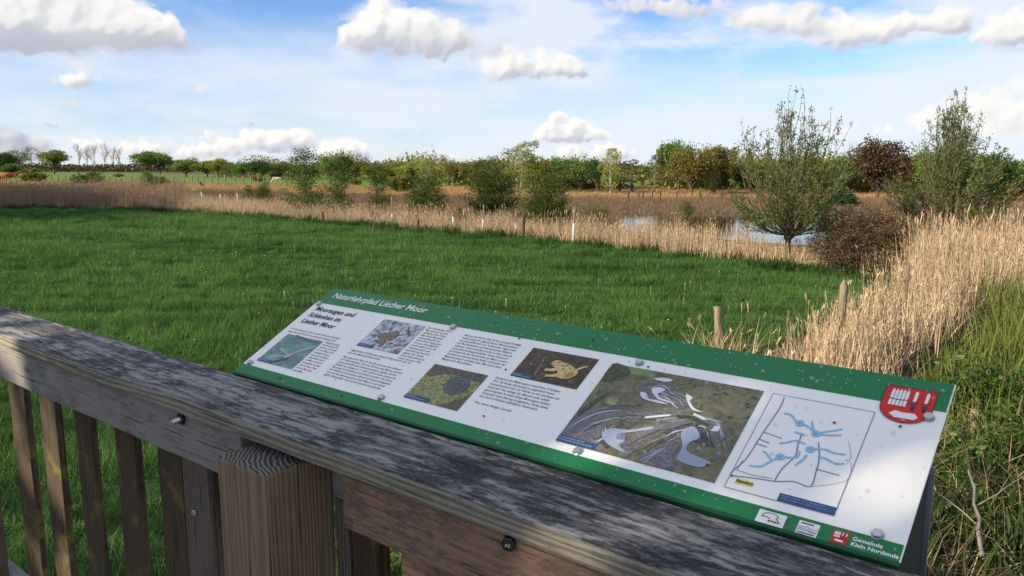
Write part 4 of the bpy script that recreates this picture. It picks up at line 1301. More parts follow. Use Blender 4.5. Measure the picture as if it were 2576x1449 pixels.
def make_bush(seed, h=3.0, w=4.0, stems=55, per=90, leaf=0.16, aspect=0.6, hollow=0.15, twigs=3, upright=0.4):
    """many stems from the ground, rounded outline, foliage down to the ground"""
    rng = np.random.default_rng(seed)
    wd = Wood()
    P, D, T = [], [], []
    for i in range(stems):
        a = rng.random() * 2 * math.pi
        e = math.acos(1 - rng.random() * 0.97)
        e = e * (1 - upright * 0.35)
        R_ = rng.uniform(0.72, 1.04)
        tip = np.array([math.sin(e) * math.cos(a) * w * 0.5, math.sin(e) * math.sin(a) * w * 0.5, max(math.cos(e), 0.12) * h]) * R_
        base = np.array([tip[0] * 0.14, tip[1] * 0.14, -0.05])
        pts = bend(base, tip, 0.10, 6, rng, 0.03)
        wd.limb(pts, np.linspace(h * 0.0095, h * 0.002, 6), 4)
        tint0 = rng.uniform(0.2, 0.8)
        for j in range(twigs):
            f = rng.uniform(0.35, 0.95)
            k = pts[min(5, int(f * 5))]
            tp = k + rng.normal(0, 1, 3) * np.array([w * 0.08, w * 0.08, h * 0.07]) + (tip - base) * 0.12
            tp[2] = max(tp[2], 0.05)
            tw = bend(k, tp, 0.05, 3, rng, 0.04)
            wd.limb(tw, np.linspace(h * 0.004, h * 0.0012, 3), 3)
            m = per // (twigs + 1)
            t = rng.random(m)[:, None]
            p = k + (tp - k) * t + rng.normal(0, 1, (m, 3)) * np.array([w * 0.028, w * 0.028, h * 0.025])
            P.append(p); D.append((tp - k) + rng.normal(0, 0.25, (m, 3)) * np.linalg.norm(tp - k)); T.append(np.clip(rng.normal(tint0, 0.2, m), 0, 1))
        m = per // (twigs + 1)
        t = rng.uniform(hollow + 0.15, 1.05, m)
        ix = np.clip(t * 5, 0, 4.999)
        i0 = ix.astype(int)
        p = pts[i0] + (pts[np.minimum(i0 + 1, 5)] - pts[i0]) * (ix - i0)[:, None] + rng.normal(0, 1, (m, 3)) * np.array([w * 0.025, w * 0.025, h * 0.022])
        P.append(p); D.append(rng.normal(0, 0.6, (m, 3)) + (tip - base) / np.linalg.norm(tip)); T.append(np.clip(rng.normal(tint0, 0.2, m), 0, 1))
    P, D, T = np.concatenate(P), np.concatenate(D), np.concatenate(T)
    P[:, 2] = np.maximum(P[:, 2], 0.03)
    return wd.mesh('stems'), leaves_mesh('foliage', P, D, leaf * rng.uniform(0.55, 1.4, len(P)), aspect, rng, T), h, w


def make_alder(seed, h=5.0, w=3.4, branches=95, per=90, leaf=0.115, spire=0.5, twin=1):
    """young tree with a straight leader and rising branches, dense below and open towards the tip"""
    rng = np.random.default_rng(seed)
    wd = Wood()
    P, D, T = [], [], []
    for s in range(twin):
        ox = (s - (twin - 1) / 2) * w * 0.28
        hh = h * (1 - 0.22 * s)
        lead = bend((ox * 0.3, 0, -0.1), (ox + rng.normal(0, 0.06), rng.normal(0, 0.06), hh), 0, 8, rng, 0.006)
        wd.limb(lead, np.linspace(h * 0.013, h * 0.0014, 8), 6)
        for i in range(branches // twin):
            f = 0.05 + 0.93 * rng.random() ** 1.15
            root = lead[0] + (lead[-1] - lead[0]) * f
            prof = (1 - f) ** spire * (0.55 + 0.45 * min(1, f / 0.18))
            L = w * 0.5 * prof * rng.uniform(0.65, 1.12) + 0.08
            a = rng.random() * 2 * math.pi
            tip = root + np.array([math.cos(a) * L, math.sin(a) * L, L * rng.uniform(0.25, 0.85)])
            tip[2] = min(tip[2], hh * 1.01)
            pts = bend(root, tip, -0.05, 5, rng, 0.03)
            wd.limb(pts, np.linspace(h * 0.0042 * (1.1 - f), h * 0.0009, 5), 3)
            tint0 = rng.uniform(0.15, 0.85)
            dens = per * (0.35 + 0.65 * min(1.0, (1 - f) / 0.35)) * (0.5 + 0.5 * L / (w * 0.5))
            m = max(8, int(dens))
            t = rng.uniform(0.12, 1.04, m)
            ix = np.clip(t * 4, 0, 3.999); i0 = ix.astype(int)
            side = rng.normal(0, 1, (m, 3)) * np.array([1, 1, 0.45]) * (0.055 * w * (0.4 + 0.8 * (1 - abs(t - 0.55))))[:, None]
            p = pts[i0] + (pts[np.minimum(i0 + 1, 4)] - pts[i0]) * (ix - i0)[:, None] + side
            P.append(p); D.append(side + (tip - root) * 0.25 + rng.normal(0, 0.05, (m, 3))); T.append(np.clip(rng.normal(tint0, 0.18, m), 0, 1))
    P, D, T = np.concatenate(P), np.concatenate(D), np.concatenate(T)
    P[:, 2] = np.maximum(P[:, 2], 0.03)
    return wd.mesh('trunk'), leaves_mesh('crown', P, D, leaf * rng.uniform(0.6, 1.4, len(P)), 0.62, rng, T), h, w


def make_pollard(seed, h=5.2, w=3.4, head=0.9, limbs=34, rods=5, per=34, leaf=0.07, leaders=0, outline=((0, 0.37, 0.56, 0.78, 0.95, 1.2), (1.0, 0.876, 0.70, 0.555, 0.437, 0.31))):
    """pollard willow: short trunk, swollen head, crooked limbs that fork into rods, leaves massed along the outer rods"""
    rng = np.random.default_rng(seed)
    wd = Wood()
    tr = bend((0.03, 0, -0.2), (0, 0, head), 0, 7, rng, 0.02)
    wd.limb(tr, np.array([0.10, 0.078, 0.066, 0.064, 0.07, 0.085, 0.105]), 9)
    for i in range(7):                                              # knobbly head
        q = rng.normal(0, 0.045, 3)
        wd.limb([(q[0], q[1], head - 0.09 + q[2]), (q[0] * 1.5, q[1] * 1.5, head - 0.01 + q[2]), (q[0] * 1.7, q[1] * 1.7, head + 0.06 + q[2])], [0.05, 0.075, 0.03], 7)
    H = (h - head)
    P, D, T = [], [], []

    def edge(th):
        """how far the crown reaches from the head at this angle from upright"""
        return H * float(np.interp(th, outline[0], outline[1]))

    def crooked(p0, p1, k, wob, lift):
        t = np.linspace(0, 1, k)[:, None]
        L = np.linalg.norm(p1 - p0)
        c = p0 + (p1 - p0) * 0.5 + np.array([(p1 - p0)[0] * 0.22, (p1 - p0)[1] * 0.22, -lift * L])
        pts = (1 - t) ** 2 * p0 + 2 * t * (1 - t) * c + t * t * p1
        n = np.cumsum(rng.normal(0, wob * L, (k, 3)), 0)
        return pts + n * np.sin(np.pi * t)

    for i in range(limbs + leaders):
        a = rng.random() * 2 * math.pi
        if i < leaders:
            th = rng.uniform(0.0, 0.13)
            far = H * (rng.uniform(0.66, 1.0) if i else 1.0)
            th *= 1.35 - far / H
        else:
            th = 1.14 * ((i - leaders + rng.random()) / limbs) ** 0.92
            far = edge(th) * rng.uniform(0.80, 1.03)
        dirn = np.array([math.cos(a) * math.sin(th), math.sin(a) * math.sin(th), math.cos(th)])
        root = np.array([math.cos(a) * 0.06, math.sin(a) * 0.06, head + 0.02])
        tip = np.array([0, 0, head]) + dirn * far
        k = 9
        pts = crooked(root, tip, k, 0.022, 0.06 + 0.10 * math.sin(th))
        r0 = 0.017 + 0.008 * rng.random()
        wd.limb(pts, np.linspace(r0, 0.005, k), 5)
        tint0 = rng.uniform(0.15, 0.85)
        ends = [(pts, 0.5)]
        for j in range(rods):
            f = rng.uniform(0.22, 0.88)
            b0 = pts[int(f * (k - 1))]
            off = rng.normal(0, 1, 3)
            reach = far * max(1 - f, 0.2) * rng.uniform(0.6, 1.0)
            d2 = dirn + off * (0.24 if i >= leaders else 0.13) + np.array([0, 0, 0.12])
            d2 /= np.linalg.norm(d2)
            p1 = b0 + d2 * reach
            sub = crooked(b0, p1, 6, 0.025, 0.04)
            wd.limb(sub, np.linspace(0.0095, 0.0035, 6), 4)
            ends.append((sub, 0.35))
        for line, f0 in ends:
            n = len(line)
            L = np.linalg.norm(line[-1] - line[0])
            for q in range(5):
                f = rng.uniform(f0, 1.0)
                b0 = line[-1] if q == 0 else line[min(n - 1, int(f * (n - 1) + 0.5))]
                dd = rng.normal(0, 0.55, 3) + (line[-1] - line[0]) / (L + 1e-6) + np.array([0, 0, 0.25])
                tl = rng.uniform(0.08, 0.24)
                e = b0 + dd / np.linalg.norm(dd) * tl
                wd.limb([b0, (b0 + e) / 2 + rng.normal(0, 0.01, 3), e], [0.005, 0.0038, 0.002], 3)
                m = int(per * rng.uniform(0.1, 0.42))
                s_ = rng.uniform(0.1, 1.1, m)[:, None]
                p = b0 + (e - b0) * s_ + rng.normal(0, 0.026, (m, 3))
                P.append(p); D.append(dd / np.linalg.norm(dd) + rng.normal(0, 0.5, (m, 3))); T.append(np.clip(rng.normal(tint0, 0.2, m), 0, 1))
    P, D, T = np.concatenate(P), np.concatenate(D), np.concatenate(T)
    return wd.mesh('trunk'), leaves_mesh('crown', P, D, leaf * rng.uniform(0.6, 1.5, len(P)), 0.42, rng, T), h, w


# foliage and bark colours
leaf_material('leaf_green', (0.062, 0.133, 0.024), (0.150, 0.275, 0.052))
leaf_material('leaf_bright', (0.085, 0.130, 0.028), (0.205, 0.275, 0.070))
leaf_material('leaf_olive', (0.098, 0.115, 0.024), (0.231, 0.248, 0.052))
leaf_material('leaf_bronze', (0.085, 0.082, 0.022), (0.215, 0.190, 0.050))
leaf_material('leaf_yellow', (0.168, 0.204, 0.032), (0.354, 0.389, 0.079))
leaf_material('leaf_dark', (0.026, 0.061, 0.019), (0.072, 0.131, 0.041))
leaf_material('leaf_copper', (0.051, 0.033, 0.020), (0.123, 0.080, 0.043))
leaf_material('leaf_alder', (0.038, 0.068, 0.016), (0.120, 0.170, 0.042))
leaf_material('leaf_willow', (0.055, 0.095, 0.025), (0.165, 0.220, 0.072))
leaf_material('leaf_sallow', (0.087, 0.090, 0.035), (0.203, 0.189, 0.080))
leaf_material('leaf_brown', (0.070, 0.052, 0.030), (0.185, 0.138, 0.080), trans=0.25)
leaf_material('needle_red', (0.085, 0.052, 0.030), (0.210, 0.130, 0.075), trans=0.15)
leaf_material('needle_dark', (0.023, 0.046, 0.020), (0.072, 0.109, 0.043), trans=0.15)
leaf_material('leaf_bramble', (0.032, 0.072, 0.014), (0.116, 0.217, 0.041), gloss=0.06)
leaf_material('bud_haze', (0.130, 0.105, 0.075), (0.260, 0.220, 0.170))


def bark(name, a, b, scale=6.0):
    m, t, o = material(name)
    tc = t.n('ShaderNodeTexCoord').outputs['Object']
    nz = t.noise(t.vec('MULTIPLY', tc, (1, 1, 0.25)), scale, 5.0, 0.65)
    principled(t, o, t.ramp(nz, [(0.3, a), (0.7, b)]), 0.9, bump=nz, bump_s=0.5, bump_d=0.02)
    return m


bark('bark_brown', (0.045, 0.034, 0.024), (0.125, 0.098, 0.068))
bark('bark_grey', (0.110, 0.098, 0.085), (0.250, 0.225, 0.200))
bark('bark_pale', (0.200, 0.180, 0.160), (0.400, 0.365, 0.330))
bark('bark_birch', (0.120, 0.110, 0.100), (0.620, 0.590, 0.550), 3.0)
bark('bark_willow', (0.060, 0.055, 0.032), (0.165, 0.150, 0.085), 14.0)
bark('bark_twig', (0.055, 0.036, 0.022), (0.150, 0.100, 0.060), 20.0)

PROTO = {}


def proto(kind, maker, wood_mat, leaf_mat, seeds, **kw):
    out_ = []
    for s in seeds:
        wm, fm, h, w = maker(s, **kw)
        wm.materials.append(MAT[wood_mat])
        if fm is not None:
            fm.materials.append(MAT[leaf_mat])
        out_.append((wm, fm, h, w))
    PROTO[kind] = out_


def recolour(kind, src, leaf_mat, wood_mat=None):
    """the same build of tree in another leaf"""
    out_ = []
    for wm, fm, h, w in PROTO[src]:
        f2 = fm.copy(); f2.materials.clear(); f2.materials.append(MAT[leaf_mat])
        w2 = wm
        if wood_mat:
            w2 = wm.copy(); w2.materials.clear(); w2.materials.append(MAT[wood_mat])
        out_.append((w2, f2, h, w))
    PROTO[kind] = out_


proto('green', make_broadleaf, 'bark_brown', 'leaf_green', (1, 2, 3))
recolour('olive', 'green', 'leaf_olive')
recolour('bright', 'green', 'leaf_bright')
recolour('dark', 'green', 'leaf_dark')
recolour('yellow', 'green', 'leaf_yellow')
proto('oak', make_broadleaf, 'bark_brown', 'leaf_bronze', (4, 5), clusters=105, per=80, leaf=0.36, low=0.14, w=9.0)
recolour('oak_green', 'oak', 'leaf_green')
recolour('oak_dark', 'oak', 'leaf_dark')
recolour('copper', 'oak', 'leaf_copper')
proto('high_crown', make_broadleaf, 'bark_brown', 'leaf_green', (9, 10), h=9.6, w=7.6, clusters=120, per=90, leaf=0.26, low=0.54)
proto('sparse', make_broadleaf, 'bark_grey', 'leaf_olive', (7, 8), fill=0.35, leaf=0.34)
proto('bare', make_bare, 'bark_pale', 'bud_haze', (11, 12, 13))
proto('bare_brown', make_bare, 'bark_grey', 'bud_haze', (14, 15), fastigiate=0.2, w=9.0, sprigs=3)
proto('birch', make_birch, 'bark_birch', 'leaf_yellow', (21, 22))
proto('conifer_red', make_conifer, 'bark_brown', 'needle_red', (31, 32), thin=0.3)
proto('conifer', make_conifer, 'bark_brown', 'needle_dark', (33,), bare=0.12)
proto('pine', make_pine, 'bark_grey', 'needle_dark', (35, 36))
proto('bush', make_bush, 'bark_brown', 'leaf_olive', (41, 42), stems=70, per=120, leaf=0.20)
recolour('bush_green', 'bush', 'leaf_green')
recolour('bush_dark', 'bush', 'leaf_dark')
proto('alder', make_alder, 'bark_brown', 'leaf_alder', (51, 52, 53))
proto('alder_dense', make_alder, 'bark_brown', 'leaf_alder', (54, 55), branches=200, per=105, spire=0.32, twin=2, w=4.0)
proto('sallow', make_bush, 'bark_willow', 'leaf_sallow', (61,), stems=110, per=95, leaf=0.075, aspect=0.4, twigs=4, upright=0.5)
proto('brown_bush', make_bush, 'bark_twig', 'leaf_brown', (63,), stems=300, per=230, leaf=0.072, aspect=0.5, twigs=5, upright=0.25)
proto('willow_a', make_pollard, 'bark_willow', 'leaf_willow', (71,), limbs=66, rods=6, per=24, w=3.2)
proto('willow_b', make_pollard, 'bark_willow', 'leaf_willow', (72,), limbs=58, rods=6, per=22, leaders=12, w=3.4, outline=((0, 0.1, 0.266, 0.51, 0.86, 1.13, 1.3), (1.0, 0.93, 0.77, 0.635, 0.516, 0.416, 0.30)))

_count = {}


def plant(name, kind, x, yb, yt, wpx, label, category='tree', group=None, mirror=None, z0=0.0):
    """stand a plant with its foot at (x, yb), its tip at row yt and the given breadth"""
    k = _count.get(kind, 0)
    _count[kind] = k + 1
    wm, fm, h, w = PROTO[kind][k % len(PROTO[kind])]
    p = at(x, yb)
    hh = height_at(p, x, yt) * ((1.18 if x > 800 else 1.10) if category == 'tree' and p.y > 50 and 'conifer' not in kind else 1.0)
    dist = p.y / math.cos(PITCH)
    ww = wpx / F * dist * (1.5 if category == 'tree' and kind.split('_')[0] not in ('alder', 'willow', 'bare', 'conifer') else 1.0)
    e = empty(name, (p.x, p.y, z0), (0, 0, (k * 2.399) % 6.283 if mirror is None else mirror), (ww / w, ww / w, hh / h), label, category, group)
    bush = wm.name.startswith('stems')
    link('stems' if bush else 'trunk', wm, None, e)
    if fm is not None:
        link('foliage' if bush else 'crown', fm, None, e)
    return e

# ------------------------------------------------------------------ the land
def ground_material(name, cols, scale=0.35, fine=9.0, bump=0.03):
    m, t, o = material(name)
    tc = t.n('ShaderNodeTexCoord').outputs['Object']
    a = t.noise(tc, scale, 5.0, 0.6)
    b = t.noise(tc, fine, 4.0, 0.65)
    f = t.math('MULTIPLY_ADD', a, 0.6, t.math('MULTIPLY', b, 0.4))
    principled(t, o, t.ramp(f, cols), 0.95, bump=b, bump_s=0.6, bump_d=bump, spec=0.1)
    return m


ground_material('land', [(0.30, (0.055, 0.060, 0.022)), (0.5, (0.10, 0.085, 0.042)), (0.7, (0.17, 0.13, 0.07))], 0.06, 3.0)
ground_material('meadow_soil', [(0.30, (0.010, 0.026, 0.006)), (0.5, (0.018, 0.046, 0.010)), (0.72, (0.030, 0.062, 0.014))], 0.4, 14.0)
ground_material('pasture_grass', [(0.30, (0.075, 0.130, 0.028)), (0.5, (0.105, 0.175, 0.036)), (0.7, (0.150, 0.205, 0.055))], 0.05, 2.2)
ground_material('sedge_ground', [(0.30, (0.115, 0.070, 0.030)), (0.5, (0.200, 0.128, 0.060)), (0.7, (0.285, 0.190, 0.095))], 0.16, 3.0)
ground_material('ditch_mud', [(0.30, (0.010, 0.009, 0.006)), (0.6, (0.030, 0.024, 0.014)), (0.8, (0.050, 0.042, 0.022))], 0.8, 12.0)


def area(name, pts, z, mat, jitter=0.0, sub=0, seed=1):
    """level sheet of land with a naturally uneven rim"""
    rng = random.Random(seed)
    P = []
    n = len(pts)
    for i in range(n):
        a, b = pts[i], pts[(i + 1) % n]
        k = sub + 1
        for j in range(k):
            s = j / k
            P.append((a[0] + (b[0] - a[0]) * s + rng.uniform(-1, 1) * jitter * (j > 0), a[1] + (b[1] - a[1]) * s + rng.uniform(-1, 1) * jitter * (j > 0)))
    bm = bmesh.new()
    f = bm.faces.new([bm.verts.new((p[0], p[1], z)) for p in P])
    if f.normal.z < 0:
        f.normal_flip()
    bmesh.ops.triangulate(bm, faces=bm.faces)
    bm.normal_update()
    for f in bm.faces:
        if f.normal.z < 0:
            f.normal_flip()
    o = link(name, bm_mesh(name, bm), mat)
    o['kind'] = 'structure'
    return o


def px(*pts):
    return [(at(x, y).x, at(x, y).y) for x, y in pts]


bm = bmesh.new()
N_ = 64
rings = [[bm.verts.new((r_ * math.cos(2 * math.pi * i / N_), r_ * math.sin(2 * math.pi * i / N_), 0)) for i in range(N_)] for r_ in (30, 120, 500, 2500)]
bm.faces.new(rings[0])
for q0, q1 in zip(rings, rings[1:]):
    for i in range(N_):
        bm.faces.new((q0[i], q1[i], q1[(i + 1) % N_], q0[(i + 1) % N_]))
g = link('ground', bm_mesh('ground', bm), 'land')
g['kind'] = 'structure'

MEADOW = px((-260, 520), (0, 528), (260, 529), (500, 536), (700, 549), (1000, 577), (1250, 598), (1500, 621), (1750, 646), (2000, 673), (2180, 690), (2290, 706)) + \
    px((2235, 752), (2130, 800), (2010, 850), (1880, 905), (1700, 985)) + [(1.75, 6.0), (1.0, 3.9), (0.9, 1.0), (-16, 1.0), (-30, 12)]
area('meadow', MEADOW, 0.010, 'meadow_soil', 0.12, 4)
PASTURE = px((-700, 448), (-100, 452), (0, 455), (200, 458), (420, 462), (560, 464), (760, 467), (1000, 468), (1210, 471)) + px((1280, 455), (1000, 447), (700, 440), (400, 436), (0, 431), (-700, 430))
area('pasture', PASTURE, 0.006, 'pasture_grass', 0.8, 3)
area('pasture', px((1480, 470), (1640, 471), (1690, 468), (1640, 452), (1480, 452)), 0.006, 'pasture_grass', 0.4, 3)
SEDGE = px((-300, 475), (200, 478), (420, 478), (700, 488), (1000, 498), (1400, 505), (1700, 505), (2000, 503), (2400, 508), (2900, 515)) + px((2900, 486), (2200, 482), (1700, 474), (1210, 472), (760, 468), (420, 463), (200, 459), (-300, 455))
area('sedge_field', SEDGE, 0.003, 'sedge_ground', 0.5, 4)
POND = px((1530, 556), (1600, 546), (1800, 544), (2000, 547), (2200, 552), (2320, 560), (2360, 585), (2345, 612), (2280, 622), (2150, 624), (2000, 618), (1850, 606), (1720, 598), (1620, 588), (1545, 572))
area('pond', POND, 0.012, 'ditch_mud', 0.15, 3)
m, t, o = material('water')
tc = t.n('ShaderNodeTexCoord').outputs['Object']
rip = t.noise(t.vec('MULTIPLY', tc, (1.0, 3.0, 1.0)), 3.0, 3.0, 0.5)
principled(t, o, (0.012, 0.014, 0.012), 0.03, bump=rip, bump_s=0.04, bump_d=0.03, spec=0.6)
area('pond_water', POND, 0.020, 'water', 0.10, 3, seed=2)
DITCH = px((2300, 706), (2600, 690), (3000, 700)) + [(8.19, 7.28), (4.55, 4.55), (2.09, 5.10), (2.91, 7.74)] + px((2240, 756))
area('ditch', DITCH, 0.004, 'ditch_mud', 0.1, 3)


# ------------------------------------------------------------------ scattered ground cover (one object for each kind of cover)
def inside(poly, x, y):
    poly = np.asarray(poly)
    c = np.zeros(len(x), bool)
    j = len(poly) - 1
    for i in range(len(poly)):
        xi, yi, xj, yj = poly[i, 0], poly[i, 1], poly[j, 0], poly[j, 1]
        cond = ((yi > y) != (yj > y)) & (x < (xj - xi) * (y - yi) / (yj - yi + 1e-12) + xi)
        c ^= cond
        j = i
    return c


def wave(x, y, s):
    rng = np.random.default_rng(s)
    a = 0
    for i in range(7):
        k = rng.uniform(0.25, 2.2)
        th = rng.normal(1.35, 0.35)
        a = a + np.sin((x * math.cos(th) + y * math.sin(th)) * k * 2.2 + rng.random() * 6.28) / (1 + 0.3 * k)
    return a / 3.0


def tuft_mesh(name, seed, blades, h, radius, width, lean=0.35, mat='grass', segs=2, plume=0, droop=0.25):
    rng = np.random.default_rng(seed)
    V, Fq, T = [], [], []
    n = 0
    for i in range(blades):
        a, r_ = rng.random() * 6.283, radius * math.sqrt(rng.random())
        base = np.array([math.cos(a) * r_, math.sin(a) * r_, -0.02])
        L = h * rng.uniform(0.55, 1.1)
        ln_ = lean * (5.0 if plume and rng.random() < 0.10 else 1.0)               # a bent or broken stem now and then
        d = np.array([rng.normal(0, ln_), rng.normal(0, ln_), 1.0])
        d /= np.linalg.norm(d)
        out_ = np.array([d[0], d[1], 0.0])
        face = rng.random() * 6.283
        s = np.array([math.cos(face), math.sin(face), 0]) * width * 0.5 * rng.uniform(0.7, 1.3)
        ks = np.linspace(0, 1, segs + 1)
        pts = [base + d * L * k + (out_ * droop - np.array([0, 0, droop * 0.5])) * L * k ** 2.5 for k in ks]
        tn = rng.random()
        for j, k in enumerate(ks):
            wd_ = 1.0 if k < 0.35 else max(0.16, 1.25 - 1.2 * k)
            V += [pts[j] - s * wd_, pts[j] + s * wd_]
            if j:
                Fq.append((n + 2 * j - 2, n + 2 * j - 1, n + 2 * j + 1, n + 2 * j)); T.append(tn)
        n += 2 * (segs + 1)
        if plume and rng.random() < plume:
            for q in range(5):
                f2 = rng.random() * 6.283
                s2 = np.array([math.cos(f2), math.sin(f2), 0]) * width * 0.6
                p0, p1 = pts[-1] - d * L * rng.uniform(0.0, 0.07), pts[-1] + d * L * rng.uniform(0.02, 0.06)
                p2 = pts[-1] + d * L * rng.uniform(0.07, 0.14) + out_ * 0.06 * L + rng.normal(0, 0.012, 3)
                V += [p0, p1 - s2, p2, p1 + s2]
                Fq.append((n, n + 1, n + 2, n + 3)); T.append(min(1, tn + 0.2))
                n += 4
    me = arr_mesh(name, np.array(V), np.array(Fq), tint=np.array(T))
    me.materials.append(MAT[mat])
    return me


def scatter(name, pts, rotz, scl, meshes, label, category, tilt=None):
    """plants set out one by one over the land: a cloud of points carrying small tufts"""
    n = len(pts)
    me = bpy.data.meshes.new(name)
    me.vertices.add(n)
    me.vertices.foreach_set('co', np.ascontiguousarray(pts, np.float32).ravel())
    rot = np.zeros((n, 3), np.float32)
    if tilt is not None:
        rot[:, :2] = tilt
    rot[:, 2] = rotz
    for nm, ty, key, dat in (('rot', 'FLOAT_VECTOR', 'vector', rot), ('scl', 'FLOAT_VECTOR', 'vector', np.ascontiguousarray(scl, np.float32))):
        a_ = me.attributes.new(nm, ty, 'POINT')
        a_.data.foreach_set(key, dat.ravel())
    a_ = me.attributes.new('pick', 'INT', 'POINT')
    a_.data.foreach_set('value', np.random.default_rng(n).integers(0, len(meshes), n).astype(np.int32))
    me.update()
    ob = link(name, me)
    src = bpy.data.collections.new(name + '_kinds')
    for i, m_ in enumerate(meshes):
        src.objects.link(bpy.data.objects.new('%s_kind_%d' % (name, i), m_))
    ng = bpy.data.node_groups.new(name + '_scatter', 'GeometryNodeTree')
    ng.interface.new_socket('Geometry', in_out='INPUT', socket_type='NodeSocketGeometry')
    ng.interface.new_socket('Geometry', in_out='OUTPUT', socket_type='NodeSocketGeometry')
    N = ng.nodes
    gi, go = N.new('NodeGroupInput'), N.new('NodeGroupOutput')
    ci = N.new('GeometryNodeCollectionInfo')
    ci.inputs['Collection'].default_value = src
    ci.inputs['Separate Children'].default_value = True
    ci.inputs['Reset Children'].default_value = True
    iop = N.new('GeometryNodeInstanceOnPoints')
    iop.inputs['Pick Instance'].default_value = True

    def attr(nm, ty):
        q = N.new('GeometryNodeInputNamedAttribute')
        q.data_type = ty
        q.inputs['Name'].default_value = nm
        return [s for s in q.outputs if s.enabled][0]
    ng.links.new(gi.outputs[0], iop.inputs['Points'])
    ng.links.new(ci.outputs[0], iop.inputs['Instance'])
    ng.links.new(attr('rot', 'FLOAT_VECTOR'), iop.inputs['Rotation'])
    ng.links.new(attr('scl', 'FLOAT_VECTOR'), iop.inputs['Scale'])
    ng.links.new(attr('pick', 'INT'), iop.inputs['Instance Index'])
    ng.links.new(iop.outputs[0], go.inputs[0])
    md = ob.modifiers.new('scatter', 'NODES')
    md.node_group = ng
    tag(ob, label, category, kind='stuff')
    return ob


def in_view(x, y, margin=0.16):
    return (np.abs(np.arctan2(x, y)) < 0.58 + margin) & (y > 0.5)


def throw(poly, density, seed, bounds=None, far=1e9, near=0.0):
    """random points in a polygon, thinned with distance: density(d) per square metre"""
    rng = np.random.default_rng(seed)
    P = np.asarray(poly)
    x0, y0 = P.min(0); x1, y1 = P.max(0)
    dmax = density(max(near, 3.0)) if callable(density) else density
    n = int((x1 - x0) * (y1 - y0) * dmax)
    n = min(n, 3_000_000)
    x, y = rng.uniform(x0, x1, n), rng.uniform(y0, y1, n)
    d = np.hypot(x, y)
    ok = inside(P, x, y) & in_view(x, y) & (d < far) & (d >= near)
    if callable(density):
        ok &= rng.random(n) < np.vectorize(density)(d) / dmax
    return x[ok], y[ok], d[ok], rng


leaf_material('grass', (0.023, 0.072, 0.017), (0.112, 0.232, 0.054), rand=0.30, trans=0.40, patch=1.0)
leaf_material('grass_sun_tint', (0.060, 0.110, 0.012), (0.170, 0.230, 0.028), rand=0.22, trans=0.40)  # yellower, brighter copy of the grass: sunlight put into the blade colour
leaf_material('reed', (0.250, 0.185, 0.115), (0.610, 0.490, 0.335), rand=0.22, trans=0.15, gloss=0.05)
leaf_material('reed_shade_tint', (0.170, 0.122, 0.080), (0.400, 0.305, 0.210), rand=0.22, trans=0.15, gloss=0.03)  # darker copy of the reed, the left bed's shade put into its colour
leaf_material('sedge', (0.230, 0.140, 0.066), (0.500, 0.340, 0.180), rand=0.25, trans=0.15, gloss=0.03)
leaf_material('heath', (0.100, 0.070, 0.050), (0.270, 0.200, 0.140), rand=0.25, trans=0.1, gloss=0.0)
leaf_material('reed_green', (0.060, 0.095, 0.018), (0.180, 0.210, 0.050), rand=0.2, trans=0.3)
leaf_material('nettle', (0.014, 0.036, 0.008), (0.045, 0.085, 0.018), rand=0.2, trans=0.3)
leaf_material('dead_grass', (0.150, 0.110, 0.060), (0.400, 0.310, 0.190), rand=0.25, trans=0.1)

GR = [tuft_mesh('grass_tuft', 100 + i, 46, 0.17, 0.13, 0.0075, 0.38, 'grass') for i in range(4)]
parts_ = []
for nr, fr, dens, sc in ((0, 9, 62, 0.9), (9, 17, 46, 1.0), (17, 28, 26, 1.2), (28, 60, 13, 1.5)):
    x, y, d, rg = throw(MEADOW, dens, int(nr + 5), far=fr, near=nr)
    w_ = wave(x, y, 4)
    hs = np.clip(0.85 + 0.55 * w_ + 0.35 * wave(x * 2.3, y * 2.3, 8) + rg.normal(0, 0.15, len(x)), 0.3, 2.1)
    parts_.append((x, y, hs, sc * rg.uniform(0.8, 1.25, len(x)), rg.uniform(0, 6.28, len(x))))
X, Y, HS, SC, RZs = (np.concatenate([p[i] for p in parts_]) for i in range(5))
scatter('meadow_grass', np.stack([X, Y, np.full_like(X, 0.012)], 1), RZs, np.stack([SC, SC, SC * HS], 1), GR, 'lush green grass of the meadow behind the railing', 'grass')

# flowers in the meadow
plain('dandelion', (0.75, 0.50, 0.02), 0.8)
plain('daisy', (0.75, 0.75, 0.72), 0.8)


def flower_mesh(name, mat, r_, h):
    bm = bmesh.new()
    c = bm.verts.new((0, 0, h + r_ * 0.35))
    ring = [bm.verts.new((r_ * math.cos(i * math.pi / 4), r_ * math.sin(i * math.pi / 4), h)) for i in range(8)]
    for i in range(8):
        bm.faces.new((c, ring[i], ring[(i + 1) % 8]))
    s = [bm.verts.new(p) for p in ((-0.001, 0, 0), (0.001, 0, 0), (0.001, 0, h), (-0.001, 0, h))]
    bm.faces.new(s)
    me = bm_mesh(name, bm)
    me.materials.append(MAT[mat])
    return me


x, y, d, rg = throw(MEADOW, 1.1, 77, far=40)
keep = rg.random(len(x)) < np.clip(0.35 + 0.5 * wave(x * 0.5, y * 0.5, 9), 0.03, 1)
x, y = x[keep], y[keep]
sc = rg.uniform(0.7, 1.3, len(x))
scatter('meadow_flowers', np.stack([x, y, np.full_like(x, 0.01)], 1), rg.uniform(0, 6, len(x)), np.stack([sc] * 3, 1), [flower_mesh('dandelion', 'dandelion', 0.014, 0.15), flower_mesh('daisy', 'daisy', 0.011, 0.15), flower_mesh('clock', 'daisy', 0.014, 0.17)], 'dandelions and daisies dotted through the meadow grass', 'flowers')

